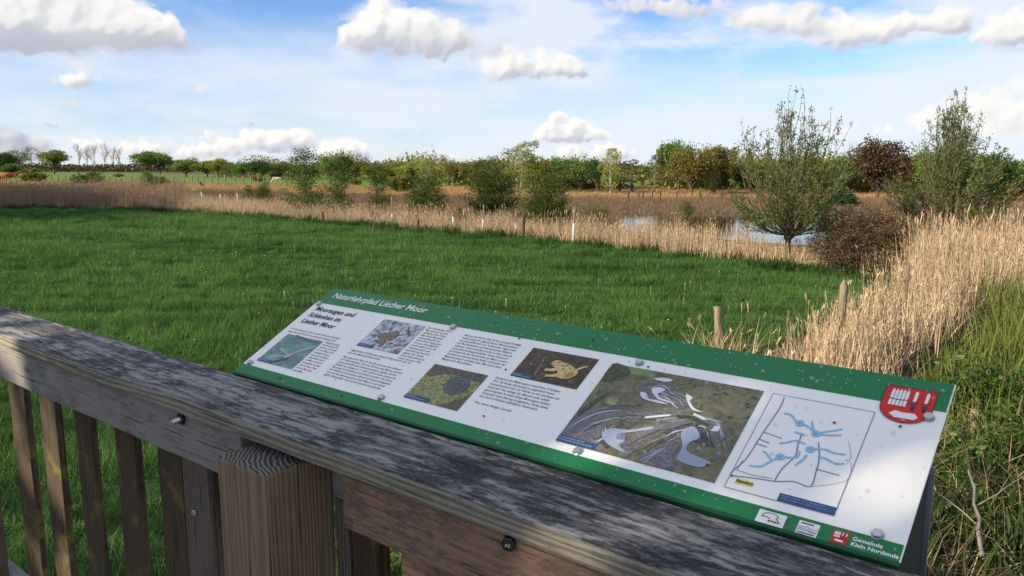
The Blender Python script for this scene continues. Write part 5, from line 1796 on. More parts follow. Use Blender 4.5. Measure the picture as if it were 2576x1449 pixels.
# reeds
RD = [tuft_mesh('reed_clump', 200 + i, 26, 1.55, 0.30, 0.011, 0.055, 'reed', 3, 0.35, 0.05) for i in range(4)]
RG = [tuft_mesh('reed_shoots', 220 + i, 16, 0.75, 0.28, 0.016, 0.16, 'reed_green', 2, 0, 0.2) for i in range(2)]
RS = [tuft_mesh('reed_low', 230 + i, 34, 0.95, 0.34, 0.010, 0.22, 'reed', 3, 0.25, 0.25) for i in range(3)]
RDD = [tuft_mesh('reed_shade_tint', 240 + i, 30, 1.35, 0.36, 0.013, 0.10, 'reed_shade_tint', 3, 0.4, 0.08) for i in range(3)]
SG = [tuft_mesh('sedge_tuft', 250 + i, 46, 0.55, 0.50, 0.016, 0.35, 'sedge', 2, 0, 0.35) for i in range(3)]
HE = [tuft_mesh('heath_tuft', 260 + i, 60, 0.62, 0.55, 0.016, 0.35, 'heath', 2, 0.15, 0.25) for i in range(3)]


def cover(name, poly, dens, seed, meshes, hmin, hmax, label, category='reeds', spread=1.0, rag=0.3):
    x, y, d, rg = throw(poly, dens, seed)
    w_ = wave(x * 0.6, y * 0.6, seed)
    hs = np.clip(rg.uniform(hmin, hmax, len(x)) * (1 + rag * w_), 0.25 * hmin, 1.35 * hmax)
    s = spread * rg.uniform(0.8, 1.2, len(x))
    return scatter(name, np.stack([x, y, np.full_like(x, 0.0)], 1), rg.uniform(0, 6.28, len(x)), np.stack([s, s, hs], 1), meshes, label, category, tilt=rg.normal(0, 0.05, (len(x), 2)))


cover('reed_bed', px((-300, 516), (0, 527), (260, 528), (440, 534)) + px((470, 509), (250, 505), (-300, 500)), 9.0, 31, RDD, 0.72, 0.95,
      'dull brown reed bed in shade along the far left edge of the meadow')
cover('reed_fringe', px((430, 534), (700, 549), (1000, 576), (1250, 597), (1500, 620)) + px((1500, 596), (1250, 574), (1000, 556), (740, 530), (430, 512)), 10.0, 32, RS, 0.35, 0.80,
      'low pale reeds fringing the meadow under the young trees', rag=0.4)
cover('heath_growth', px((760, 552), (1000, 566), (1250, 586), (1500, 600), (1545, 575), (1530, 552), (1600, 542), (2000, 543), (2330, 556), (2420, 600), (2900, 620)) + px((2900, 512), (2400, 508), (2000, 503), (1700, 504), (1400, 504), (1000, 497), (700, 487), (500, 482)), 3.2, 33, HE, 0.45, 0.85,
      'dark purplish brown bog growth beyond the young trees and the pond', 'bog plants')
cover('sedge_tufts', SEDGE, 1.5, 34, SG, 0.45, 0.85, 'orange tan sedge lit by the sun in front of the far trees', 'sedge')
cover('reed_stand', px((1440, 615), (1500, 621), (1750, 647), (2000, 673), (2180, 691), (2300, 706)) + px((2330, 672), (2200, 664), (2000, 650), (1850, 636), (1700, 622), (1560, 606), (1450, 602)), 20.0, 35, RD + RS[:1], 0.30, 0.45,
      'tall pale reeds standing between the meadow and the pond')
cover('reed_stand', px((1560, 592), (1640, 596), (1800, 607), (1900, 612)) + px((1880, 592), (1760, 584), (1620, 572), (1548, 572)), 1.6, 36, RD, 0.36, 0.50,
      'sparse upright reeds standing in the pond water')
cover('reed_stand', px((2290, 706), (2330, 660), (2420, 620), (2650, 600), (3000, 600)) + [(14.11, 15.47), (10.92, 13.20), (8.74, 13.29), (7.46, 13.83)], 18.0, 37, RD + RS[:1], 0.54, 0.78,
      'tallest sunlit reeds at the right edge')
cover('reed_stand', [(8.34, 16.38), (7.83, 13.65), (6.92, 11.83), (5.64, 10.19), (4.19, 8.55), (3.09, 7.19), (2.37, 6.73), (2.55, 7.40), (3.45, 9.10), (5.00, 11.30), (6.80, 14.00), (7.95, 16.38)], 14.0, 38, RD + RS[:1], 0.26, 0.50,
      'pale reeds along the ditch behind the fence posts', rag=0.35)
cover('reed_stand', [(1.46, 6.55), (2.27, 8.01), (3.55, 10.56), (2.91, 10.74), (1.82, 8.74), (1.00, 6.92)], 2.0, 39, RS, 0.5, 1.0, 'thin dry reed stalks at the meadow edge above the board', rag=0.4)
cover('young_reeds', [(8.55, 14.56), (7.46, 12.01), (6.01, 10.01), (4.55, 8.37), (3.46, 6.92), (4.19, 6.55), (5.64, 8.01), (7.46, 10.01), (9.55, 12.74)], 11.0, 40, RG, 0.6, 1.1, 'green young reed shoots in the shaded ditch')
TG = [tuft_mesh('bank_grass', 280 + i, 40, 0.55, 0.24, 0.010, 0.22, 'grass_sun_tint', 3, 0, 0.3) for i in range(3)]
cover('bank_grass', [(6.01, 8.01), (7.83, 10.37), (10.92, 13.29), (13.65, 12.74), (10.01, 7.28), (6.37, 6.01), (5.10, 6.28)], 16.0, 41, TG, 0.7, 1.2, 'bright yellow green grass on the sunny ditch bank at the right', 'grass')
NT_ = [tuft_mesh('nettle_tuft', 290 + i, 34, 0.34, 0.30, 0.035, 0.5, 'nettle', 2, 0, 0.3) for i in range(2)]
cover('bank_weeds', px((2120, 684), (2300, 712)) + px((2260, 735), (2140, 712), (1960, 690), (1900, 672)), 14.0, 42, NT_, 0.6, 1.1, 'dark low weeds at the foot of the reeds by the brown shrub', 'weeds')
cover('edge_weeds', px((-200, 521), (0, 527), (260, 528), (500, 535), (700, 548), (1000, 576), (1250, 597), (1500, 620), (1750, 646), (2000, 672)) + px((2000, 682), (1750, 654), (1500, 627), (1250, 603), (1000, 581), (700, 552), (500, 539), (260, 532), (-200, 525)), 6.0, 43, NT_, 0.6, 1.5, 'dark green weeds along the far rim of the meadow', 'weeds')
DG = [tuft_mesh('dry_stalks', 300 + i, 22, 0.75, 0.30, 0.007, 0.75, 'dead_grass', 3, 0, 0.5) for i in range(3)]
cover('dry_stalks', [(1.55, 3.28), (2.00, 6.01), (4.00, 6.73), (6.19, 6.28), (5.46, 4.00), (3.19, 2.00)], 9.0, 44, DG, 0.6, 1.2, 'tangle of dry straw stalks beside the board at lower right', 'dry grass')
cover('bank_weeds', [(1.55, 3.28), (2.00, 6.01), (4.00, 6.73), (6.19, 6.28), (5.46, 4.00), (3.19, 2.00)], 10.0, 45, NT_ + GR[:1], 0.8, 1.6, 'dark green weeds in the shade beside the board', 'weeds')
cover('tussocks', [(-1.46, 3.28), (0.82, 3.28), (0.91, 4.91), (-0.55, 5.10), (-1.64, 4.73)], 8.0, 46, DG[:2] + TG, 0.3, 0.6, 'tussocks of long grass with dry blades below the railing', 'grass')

# ------------------------------------------------------------------ a far wood that reads as one mass
rng_ = np.random.default_rng(9)
P, D, T = [], [], []
for i in range(1500):
    f = rng_.random()
    xa = -150 + f * 2900
    p0 = at(xa, 430.5 + 1.5 * rng_.random() + 5.5 * f)
    top_ = (0.62 + 0.16 * math.sin(f * 37) + 0.22 * rng_.random()) * (p0.y / F * 24)
    c = np.array([p0.x, p0.y, rng_.uniform(0.2, 1.0) * top_])
    n = 26
    P.append(blob(rng_, c, np.array([3.2, 3.2, 0.45]), n)); D.append(rng_.normal(0, 1, (n, 3)))
    T.append(np.clip(rng_.normal(rng_.uniform(0.1, 0.9), 0.15, n), 0, 1))
P, D, T = np.concatenate(P), np.concatenate(D), np.concatenate(T)
P[:, 2] = np.maximum(P[:, 2], 0.1)
leaf_material('far_leaf', (0.045, 0.046, 0.020), (0.120, 0.110, 0.045), trans=0.2)
fm = leaves_mesh('far_wood', P, D, 0.85 * rng_.uniform(0.6, 1.4, len(P)), 0.75, rng_, T)
tag(link('far_wood', fm, 'far_leaf'), 'low brownish wood along the horizon behind the single trees', 'wood', kind='stuff')

# bushes and young growth that close the foot of the wood
P, D, T = [], [], []
foot = np.array([(560, 447), (820, 452), (1100, 465), (1300, 477), (1500, 482), (1700, 480), (2000, 483), (2300, 494), (2700, 505)], float)
for i in range(2300):
    xa = rng_.uniform(545, 2690)
    if 1555 < xa < 1660 and rng_.random() < 0.9:
        continue
    p0 = at(xa, np.interp(xa, foot[:, 0], foot[:, 1]) - rng_.uniform(1, 9))
    top_ = (34 + 12 * math.sin(xa * 0.031) + 22 * rng_.random() + 18 * (xa > 1840) - 12 * (xa < 800)) * p0.y / F
    c = np.array([p0.x, p0.y, rng_.uniform(0.12, 1.0) * top_])
    n = 34
    P.append(blob(rng_, c, np.array([0.9, 0.9, 0.35]), n)); D.append(rng_.normal(0, 1, (n, 3)))
    T.append(np.clip(rng_.normal(rng_.uniform(0.05, 0.95), 0.15, n), 0, 1))
P, D, T = np.concatenate(P), np.concatenate(D), np.concatenate(T)
P[:, 2] = np.maximum(P[:, 2], 0.06)
leaf_material('undergrowth_leaf', (0.065, 0.080, 0.020), (0.215, 0.235, 0.055), trans=0.3)
fm = leaves_mesh('undergrowth', P, D, 0.36 * rng_.uniform(0.6, 1.4, len(P)), 0.7, rng_, T)
tag(link('undergrowth', fm, 'undergrowth_leaf'), 'olive green undergrowth closing the foot of the tree line', 'undergrowth', kind='stuff')

# ------------------------------------------------------------------ trees and shrubs one by one: foot x, foot row, tip row, breadth
HZ = 'trees on the far left horizon'
ML = 'trees in the middle of the far tree line'
RT = 'trees of the right hand wood'
TREES = [
    ('oak_tree', 'oak_dark', 6, 434, 381, 46, 'dark tree cut by the left edge on the far horizon', HZ),
    ('pale_tree', 'sparse', 48, 433, 373, 40, 'thin pale green tree left of the bare brown ones at far left', HZ),
    ('bare_tree', 'bare_brown', 80, 432, 369, 44, 'bare brown tree with wide crown, second from the left', HZ),
    ('bare_tree', 'bare_brown', 106, 432, 380, 42, 'smaller bare brown tree behind the leaning olive tree', HZ),
    ('leaning_tree', 'olive', 137, 438, 380, 52, 'olive tree with dark slanting trunk in the far left pasture', HZ),
    ('poplar', 'bare', 200, 432, 364, 30, 'leftmost of the row of leafless grey poplars', HZ),
    ('poplar', 'bare', 221, 432, 366, 28, 'second leafless grey poplar from the left in the row', HZ),
    ('poplar', 'bare', 242, 432, 365, 30, 'third leafless grey poplar from the left in the row', HZ),
    ('poplar', 'bare', 266, 432, 363, 32, 'fourth leafless grey poplar from the left in the row', HZ),
    ('poplar', 'bare', 287, 432, 370, 26, 'fifth leafless grey poplar from the left in the row', HZ),
    ('poplar', 'bare', 304, 432, 373, 28, 'rightmost of the row of leafless grey poplars', HZ),
    ('maple_tree', 'bright', 367, 438, 383, 54, 'left half of the bright green pair of trees', HZ),
    ('maple_tree', 'bright', 402, 438, 385, 48, 'right half of the bright green pair of trees', HZ),
    ('round_tree', 'bright', 470, 445, 399, 50, 'single round green tree right of the bright pair', HZ),
    ('olive_tree', 'olive', 520, 446, 405, 44, 'olive tree just right of the single round green tree', HZ),
    ('olive_tree', 'yellow', 548, 447, 401, 44, 'yellowish olive tree with tall dome left of the dark clump', HZ),
    ('open_tree', 'sparse', 577, 450, 406, 30, 'small open crowned tree at the start of the dark clump', HZ),
    ('green_tree', 'green', 609, 451, 411, 46, 'low green tree in the dark clump', HZ),
    ('green_tree', 'dark', 640, 453, 408, 34, 'dark narrow tree in the middle of the dark clump', HZ),
    ('green_tree', 'oak_dark', 662, 453, 404, 46, 'tallest dark tree of the clump behind the grey field shrub', HZ),
    ('green_tree', 'bright', 708, 452, 408, 42, 'light green tree right of the dark clump', ML),
    ('bare_tree', 'bare', 731, 450, 394, 24, 'bare tree left of the tallest young alder', ML),
    ('bare_tree', 'bare', 808, 450, 393, 24, 'bare tree right of the tallest young alder', ML),
    ('green_tree', 'green', 775, 452, 418, 50, 'green tree hidden behind the tallest young alder', ML),
    ('green_tree', 'green', 833, 454, 398, 38, 'left one of the dark green pair in mid horizon', ML),
    ('green_tree', 'dark', 864, 454, 397, 40, 'right one of the dark green pair in mid horizon', ML),
    ('olive_tree', 'olive', 895, 454, 410, 42, 'olive tree right of the dark green pair', ML),
    ('bare_tree', 'bare_brown', 915, 453, 399, 30, 'bare rounded tree rising above the olive ones', ML),
    ('olive_tree', 'olive', 944, 458, 418, 46, 'brownish olive tree below the bare rounded one', ML),
    ('bare_tree', 'bare', 956, 452, 409, 20, 'thin bare tree in the dip of the tree line', ML),
    ('olive_tree', 'olive', 990, 462, 413, 52, 'olive tree behind the big field shrub, left side', ML),
    ('olive_tree', 'yellow', 1035, 464, 412, 50, 'yellow olive tree behind the big field shrub, right side', ML),
    ('birch_tree', 'birch', 1074, 468, 407, 38, 'yellow green birch left of the fan shaped bare tree', ML),
    ('bare_tree', 'bare_brown', 1100, 465, 389, 50, 'fan shaped half bare tree above the middle tree line', ML),
    ('brown_tree', 'sparse', 1140, 468, 399, 44, 'thin brownish tree right of the fan shaped one', ML),
    ('brown_tree', 'oak', 1155, 469, 412, 46, 'bronze tree in front of the thin brownish one', ML),
    ('brown_tree', 'oak', 1188, 471, 412, 44, 'bronze tree left of the large dense alder', ML),
    ('olive_tree', 'olive', 1232, 472, 402, 60, 'olive tree looking over the large dense alder', ML),
    ('birch_tree', 'birch', 1304, 487, 375, 70, 'tallest yellow green birch in the centre', ML),
    ('olive_tree', 'olive', 1350, 482, 402, 50, 'olive tree right of the tallest birch', ML),
    ('spruce', 'conifer', 1378, 476, 398, 18, 'left dark spruce tip behind the centre trees', ML),
    ('spruce', 'conifer', 1396, 476, 399, 18, 'right dark spruce tip behind the centre trees', ML),
    ('green_tree', 'oak_green', 1418, 480, 401, 62, 'bright topped green tree right of the spruce tips', ML),
    ('olive_tree', 'olive', 1395, 484, 420, 52, 'olive tree in front of the spruce tips', ML),
    ('green_tree', 'bright', 1461, 486, 408, 54, 'green tree left of the dark one beside the birch', ML),
    ('green_tree', 'oak_dark', 1503, 488, 406, 48, 'dark green tree left of the drooping birch', ML),
    ('birch_tree', 'birch', 1534, 490, 390, 44, 'drooping yellow birch with white stems right of centre', ML),
    ('pine_tree', 'pine', 1568, 478, 415, 30, 'small pine right of the drooping birch', ML),
    ('pine_tree', 'pine', 1588, 478, 412, 26, 'second small pine right of the drooping birch', ML),
    ('olive_tree', 'olive', 1612, 466, 424, 50, 'distant low trees in the gap right of centre', ML),
    ('pine_tree', 'pine', 1645, 486, 404, 30, 'slender pine left of the big oaks', RT),
    ('conifer', 'conifer_red', 1663, 486, 380, 20, 'thin brown conifer left of the big green oak', RT),
    ('oak_tree', 'oak_green', 1706, 483, 364, 70, 'big deep green oak behind the bronze ones', RT),
    ('conifer', 'conifer_red', 1686, 480, 370, 16, 'reddish conifer tip left of the deep green oak', RT),
    ('oak_tree', 'oak', 1738, 491, 382, 84, 'large bronze oak with dark trunk in the sedge', RT),
    ('oak_tree', 'oak', 1797, 488, 374, 70, 'second bronze oak right of the large one', RT),
    ('birch_tree', 'birch', 1786, 490, 430, 30, 'white stemmed birch under the second bronze oak', RT),
    ('green_tree', 'oak_dark', 1840, 487, 418, 46, 'dark green tree right of the bronze oaks', RT),
    ('conifer', 'conifer_red', 1843, 482, 370, 30, 'left one of the two reddish dying spruces', RT),
    ('conifer', 'conifer_red', 1881, 482, 371, 32, 'right one of the two reddish dying spruces', RT),
    ('conifer', 'conifer_red', 1925, 482, 384, 28, 'reddish spruce behind the left pollard willow', RT),
    ('larch', 'yellow', 1890, 486, 422, 60, 'yellow green tree left behind the left pollard willow', RT),
    ('larch', 'bright', 1945, 486, 412, 66, 'light green tree behind the trunk of the left pollard willow', RT),
    ('larch', 'yellow', 2005, 487, 402, 70, 'yellow green tree right behind the left pollard willow', RT),
    ('larch', 'yellow', 2060, 488, 406, 66, 'yellow green tree above the dark round shrub', RT),
    ('larch', 'bright', 2120, 490, 403, 68, 'light green tree left of the copper tree', RT),
    ('poplar', 'bare', 2132, 478, 372, 32, 'left bare poplar peeping over the wood', RT),
    ('poplar', 'bare', 2160, 478, 371, 34, 'right bare poplar peeping over the wood', RT),
    ('copper_tree', 'copper', 2206, 505, 360, 84, 'dark copper coloured tree standing above the wood', RT),
    ('copper_tree', 'copper', 2236, 506, 392, 86, 'broad brown tree at the foot of the copper one', RT),
    ('larch', 'yellow', 2288, 494, 404, 60, 'yellow green tree right of the copper tree', RT),
    ('larch', 'olive', 2330, 498, 398, 70, 'olive tree left behind the right pollard willow', RT),
    ('oak_tree', 'oak_green', 2408, 512, 384, 130, 'broad green tree right behind the right pollard willow', RT),
    ('oak_tree', 'oak_dark', 2480, 514, 398, 104, 'dark green tree right of the right pollard willow', RT),
    ('larch', 'bright', 2556, 506, 410, 74, 'bright green tree at the right edge of the wood', RT),
    ('larch', 'yellow', 2620, 506, 404, 80, 'yellow green tree cut by the right edge', RT),
]
for nm, kd, x, yb, yt, wp, lb, gp in TREES:
    plant(nm, kd, x, yb, yt, wp, lb, 'tree', gp)

SHRUBS = [
    ('shrub', 'bush_green', 30, 436, 410, 54, 'round green shrub in the far left corner of the pasture'),
    ('shrub', 'bush', 78, 437, 421, 56, 'low olive shrub right of the round green one'),
    ('shrub', 'bush', 84, 458, 428, 70, 'olive field shrub beside the brown cattle'),
    ('shrub', 'bush_green', 205, 465, 434, 56, 'green half of the double shrub in the left pasture'),
    ('shrub', 'bush', 236, 463, 429, 60, 'olive half of the double shrub in the left pasture'),
    ('shrub', 'bush', 299, 446, 435, 28, 'smallest round shrub alone in the left pasture'),
    ('shrub', 'bush', 405, 467, 440, 42, 'grey olive shrub behind the small dark tree'),
    ('shrub', 'bush', 651, 457, 437, 38, 'grey domed shrub in front of the dark clump'),
    ('shrub', 'bush', 895, 467, 448, 34, 'sunlit small shrub on the green strip in mid field'),
    ('shrub', 'bush', 1010, 485, 430, 80, 'big olive shrub standing in the orange sedge'),
    ('shrub', 'bush_dark', 2108, 528, 468, 104, 'dark round shrub at the pond bank between the willows'),
    ('shrub', 'sallow', 1495, 592, 488, 124, 'grey olive sallow at the left end of the pond'),
    ('shrub', 'brown_bush', 2168, 678, 508, 285, 'large brown twiggy shrub in the reeds right of the left willow'),
    ('shrub', 'sallow', 1725, 552, 488, 58, 'thin leafy sallow standing in the middle of the pond'),
    ('shrub', 'sallow', 2580, 640, 500, 130, 'leafy sallow twigs reaching in at the right edge'),
]
for nm, kd, x, yb, yt, wp, lb in SHRUBS:
    plant(nm, kd, x, yb, yt, wp, lb, 'shrub', 'shrubs')

AL = 'young trees along the ditch'
for x, yb, yt, wp, kd, lb in (
        (376, 484, 436, 40, 'alder_dense', 'small dark young tree on the sedge at left'),
        (628, 512, 470, 34, 'alder', 'smallest thin young alder at the left end of the row'),
        (663, 523, 458, 50, 'alder_dense', 'small dense young alder left of the tallest one'),
        (770, 545, 374, 122, 'alder', 'tallest young alder with open spire left of centre'),
        (862, 549, 402, 92, 'alder', 'young alder right of the tallest one'),
        (957, 558, 416, 76, 'alder', 'slim young alder in the middle of the row'),
        (1070, 560, 444, 116, 'alder_dense', 'broad low young alder left of the large dense one'),
        (1240, 552, 412, 142, 'alder_dense', 'large dense dark green alder in the centre'),
        (1375, 582, 436, 132, 'alder_dense', 'large dark green alder right of the centre one')):
    plant('young_alder', kd, x, yb, yt, wp, lb, 'tree', AL)
plant('willow_sapling', 'alder', 1156, 572, 520, 30, 'thin pale willow sapling behind a white guard', 'tree', AL)

plant('pollard_willow', 'willow_a', 1980, 667, 233, 268, 'left pollard willow with fanned rods in front of the pond', 'tree', mirror=0.4)
plant('pollard_willow', 'willow_b', 2378, 652, 235, 286, 'right pollard willow with tall leafy spire in the reeds', 'tree', mirror=1.1)

# unseen trees added left of the view to shade railing, board and reed bed
SH = [(-7.9, -1.75, 12.0, 9.2, 'high_crown'), (-8.9, 0.3, 6.0, 4.8, 'sparse'), (-35.0, 32.0, 9.0, 9.0, 'dark'), (-41.0, 37.0, 10.0, 9.0, 'green'), (-47.0, 42.0, 11.0, 9.0, 'dark'), (-53.0, 48.0, 10.0, 9.0, 'green')]
for i, (x, y, h_, w_, kd) in enumerate(SH):
    wm, fm, h0, w0 = PROTO[kd][i % len(PROTO[kd])]
    e = empty('shade_tree', (x, y, 0), (0, 0, i * 1.7), (w_ / w0, w_ / w0, h_ / h0), ['tall tree left of the camera that shades the board', 'small thin tree left of the camera beside the railing'][i] if i < 2 else 'hedgerow tree beyond the left edge that shades the reed bed', 'tree', 'trees left of the view')
    link('trunk', wm, None, e)
    link('crown', fm, None, e)

# ------------------------------------------------------------------ posts, stakes, guards, fences
bark('post_grey', (0.100, 0.080, 0.055), (0.300, 0.250, 0.180), 9.0)
bark('post_dark', (0.030, 0.025, 0.022), (0.085, 0.072, 0.060), 9.0)
plain('guard_white', (0.44, 0.46, 0.48), 0.5, var=0.12, scale=6)
plain('wire', (0.18, 0.17, 0.16), 0.5, metallic=0.6)


def stake_mesh(name, h, r_, mat, seed=1, pointed=False):
    rng = np.random.default_rng(seed)
    wd = Wood()
    k = 7
    z = np.linspace(-0.25, h, k)
    pts = np.stack([rng.normal(0, r_ * 0.14, k), rng.normal(0, r_ * 0.14, k), z], 1)
    rad = r_ * rng.uniform(0.88, 1.08, k)
    pts = np.vstack([pts, pts[-1] + [0, 0, 0.004 if not pointed else r_ * 1.6]])
    rad = np.append(rad, 0.15 * r_ if pointed else 0.02 * r_)
    wd.limb(pts, rad, 8)
    me = wd.mesh(name)
    me.materials.append(MAT[mat])
    return me


def post_at(parent, x, yb, yt, r_, mat, seed, lean=(0, 0), pointed=False, name='post'):
    p = at(x, yb)
    h_ = height_at(p, x, yt)
    o_ = link(name, stake_mesh(name, h_, r_, mat, seed, pointed), None, parent, (p.x, p.y, 0), (lean[0], lean[1], seed))
    return o_, p, h_


fence = empty('meadow_fence', (0, 0, 0), label='weathered wooden fence posts with wire in the reeds right of the board', category='fence')
tops = []
for i, (x, yb, yt, r_, ln, pt) in enumerate(((1803, 893, 771, 0.048, (0.0, 0.01), False), (2107, 905, 714, 0.046, (0.0, 0.10), True), (2276, 770, 668, 0.05, (0.02, 0.0), False), (2359, 712, 630, 0.05, (0, -0.02), False), (2445, 664, 600, 0.05, (0, 0.0), False))):
    o_, p, h_ = post_at(fence, x, yb, yt, r_, 'post_grey', 60 + i, ln, pt)
    tops.append((p, h_))
for hz in (0.45, 0.8):
    wd = Wood()
    for (p, h0), (q, h1) in zip(tops, tops[1:]):
        wd.limb(bend((p.x, p.y, hz), (q.x, q.y, hz), -0.01, 6, wob=0.0), [0.0025] * 6, 4)
    link('wire', wd.mesh('wire'), 'wire', fence)

st2 = empty('tree_stake', tuple(at(2390, 660)), label='wooden stake tied beside the right pollard willow', category='stake')
link('stake', stake_mesh('stake', 1.15, 0.05, 'post_grey', 4), None, st2)
stump = empty('stump_post', tuple(at(2447, 1100)), label='short pale broken post in the brambles at the right', category='post')
link('stump', stake_mesh('stump', 0.26, 0.040, 'post_grey', 12, False), None, stump)

pf = empty('pasture_fence', (0, 0, 0), label='long line of low fence posts across the far left pasture', category='fence')
prng = random.Random(4)
prev = None
fw = Wood()
xx = -20.0
i = 0
pm = [stake_mesh('post', 1.05, 0.085, 'post_grey', 80 + j) for j in range(4)]
while xx < 700:
    row = 455.5 + 7.8 * (xx / 700) ** 0.8 if xx > 0 else 455.5
    p = at(xx, row + prng.uniform(-0.5, 0.5))
    link('post', pm[i % 4], None, pf, (p.x, p.y, 0), (prng.uniform(-0.06, 0.06), prng.uniform(-0.06, 0.06), prng.random() * 6), (1, 1, prng.uniform(0.8, 1.15)))
    if prev is not None:
        fw.limb([(prev.x, prev.y, 0.85), (p.x, p.y, 0.85)], [0.006, 0.006], 3)
        fw.limb([(prev.x, prev.y, 0.5), (p.x, p.y, 0.5)], [0.006, 0.006], 3)
    prev = p
    xx += prng.uniform(13, 27)
    i += 1
link('wire', fw.mesh('wire'), 'wire', pf)
pf2 = empty('sedge_fence', (0, 0, 0), label='row of short dark posts in the bog beyond the pond', category='fence')
for i, x in enumerate((1580, 1606, 1617, 1640, 1661, 1702, 1760, 1815)):
    p = at(x, 512)
    link('post', stake_mesh('post', 0.85, 0.04, 'post_dark', 130 + i), None, pf2, (p.x, p.y, 0))

GUARDS = [  # x, foot row, guard top row, stake top row, words
    (203, 480, 467, 466, 'left one of two white tree guards below the double shrub'), (211, 480, 468, 467, 'right one of two white tree guards below the double shrub'),
    (365, 492, 477, 474, 'white tree guard left of the small dark young tree'), (398, 496, 476, 466, 'white tree guard right of the small dark young tree'),
    (464, 504, 470, 468, 'tall white tree guard right of the tall dark post'), (509, 506, 484, 466, 'white tree guard under the stake with the bird'),
    (547, 526, 505, 494, 'white tree guard nearest the meadow rim in the left reeds'), (555, 508, 488, 472, 'white tree guard behind in the left reeds'),
    (599, 512, 487, 480, 'white tree guard left of the smallest young alder'), (650, 532, 514, 512, 'white tree guard under the small dense young alder'),
    (714, 535, 515, 496, 'white tree guard left of the tallest young alder'), (987, 571, 538, 494, 'white guard on a bare stake right of the slim young alder'),
    (1140, 580, 546, 533, 'white guard on the willow sapling'), (1214, 590, 552, 515, 'white guard left under the large dense alder'),
    (1296, 598, 560, 530, 'white guard right under the large dense alder'), (1441, 618, 562, 520, 'tallest white guard on a stake beside the right hand alder'),
]
for i, (x, yb, yg, yt, lb) in enumerate(GUARDS):
    p = at(x, yb)
    hg, ht = height_at(p, x, yg), height_at(p, x, yt)
    e = empty('tree_guard', tuple(p), (prng.uniform(-0.03, 0.03), prng.uniform(-0.05, 0.05), 0), label=lb, category='tree guard', group='white tree guards along the ditch')
    wd = Wood()
    wd.limb([(0, 0, -0.05), (0.004, 0, hg * 0.5), (0, 0, hg), (0, 0, hg + 0.003)], [0.040, 0.037, 0.038, 0.024], 10)
    link('tube', wd.mesh('tube'), 'guard_white', e)
    link('stake', stake_mesh('stake', ht, 0.026, 'post_grey', 150 + i), None, e)
for x, yb, yt, mt, lb in ((442, 528, 484, 'post_dark', 'tall dark post at the rim of the left reed bed'), (461, 529, 506, 'post_dark', 'short dark post right of the tall one at the left reed bed'),
                          (812, 562, 532, 'post_dark', 'dark post under the second tall young alder'), (1052, 582, 552, 'post_dark', 'grey post under the broad low young alder'),
                          (1172, 588, 525, 'post_grey', 'slanting pale stake left of the large dense alder'), (1317, 606, 536, 'post_dark', 'dark stake left of the right hand alder')):
    p = at(x, yb)
    e = empty('marker_post', tuple(p), label=lb, category='post', group='single posts along the ditch')
    link('post', stake_mesh('post', height_at(p, x, yt), 0.05 if mt == 'post_dark' else 0.035, mt, int(x)), None, e, rot=(0, -0.06 if x == 1172 else 0.02, 0))

rk = empty('hay_rack', tuple(at(1574, 484)), label='dark wooden rack at the edge of the sedge right of the birch', category='rack')
for dx, dy in ((-0.55, -0.4), (0.55, -0.4), (-0.55, 0.4), (0.55, 0.4)):
    link('leg', stake_mesh('leg', 1.7, 0.06, 'post_dark', int(200 + dx * 10 + dy)), None, rk, (dx, dy, 0))
for hz in (0.55, 1.0, 1.6):
    bm = bmesh.new(); box_bm(bm, -0.62, 0.62, -0.47, -0.41, hz, hz + 0.12)
    link('bar', bm_mesh('bar', bm), 'post_dark', rk)

# ------------------------------------------------------------------ animals
plain('cow_brown', (0.24, 0.060, 0.022), 0.85, var=0.3, scale=2.0)
plain('cow_cream', (0.62, 0.50, 0.34), 0.85, var=0.15, scale=2.0)
plain('cow_black', (0.012, 0.011, 0.011), 0.8)
plain('bird_black', (0.010, 0.010, 0.012), 0.7)


def skin_mesh(name, verts, edges, mat, sub=2):
    me = bpy.data.meshes.new(name)
    me.from_pydata([v[:3] for v in verts], edges, [])
    ob = bpy.data.objects.new(name, me)
    COL.objects.link(ob)
    ob.modifiers.new('skin', 'SKIN')
    for i, v in enumerate(verts):
        me.skin_vertices[0].data[i].radius = (v[3], v[4] if len(v) > 4 else v[3])
        me.skin_vertices[0].data[i].use_root = i == 0
    ss = ob.modifiers.new('smooth', 'SUBSURF')
    ss.levels = ss.render_levels = sub
    dg = bpy.context.evaluated_depsgraph_get()
    m2 = bpy.data.meshes.new_from_object(ob.evaluated_get(dg), depsgraph=dg)
    bpy.data.objects.remove(ob)
    m2.name = name
    m2.materials.clear(); m2.materials.append(MAT[mat])
    m2.polygons.foreach_set('use_smooth', [True] * len(m2.polygons))
    return m2


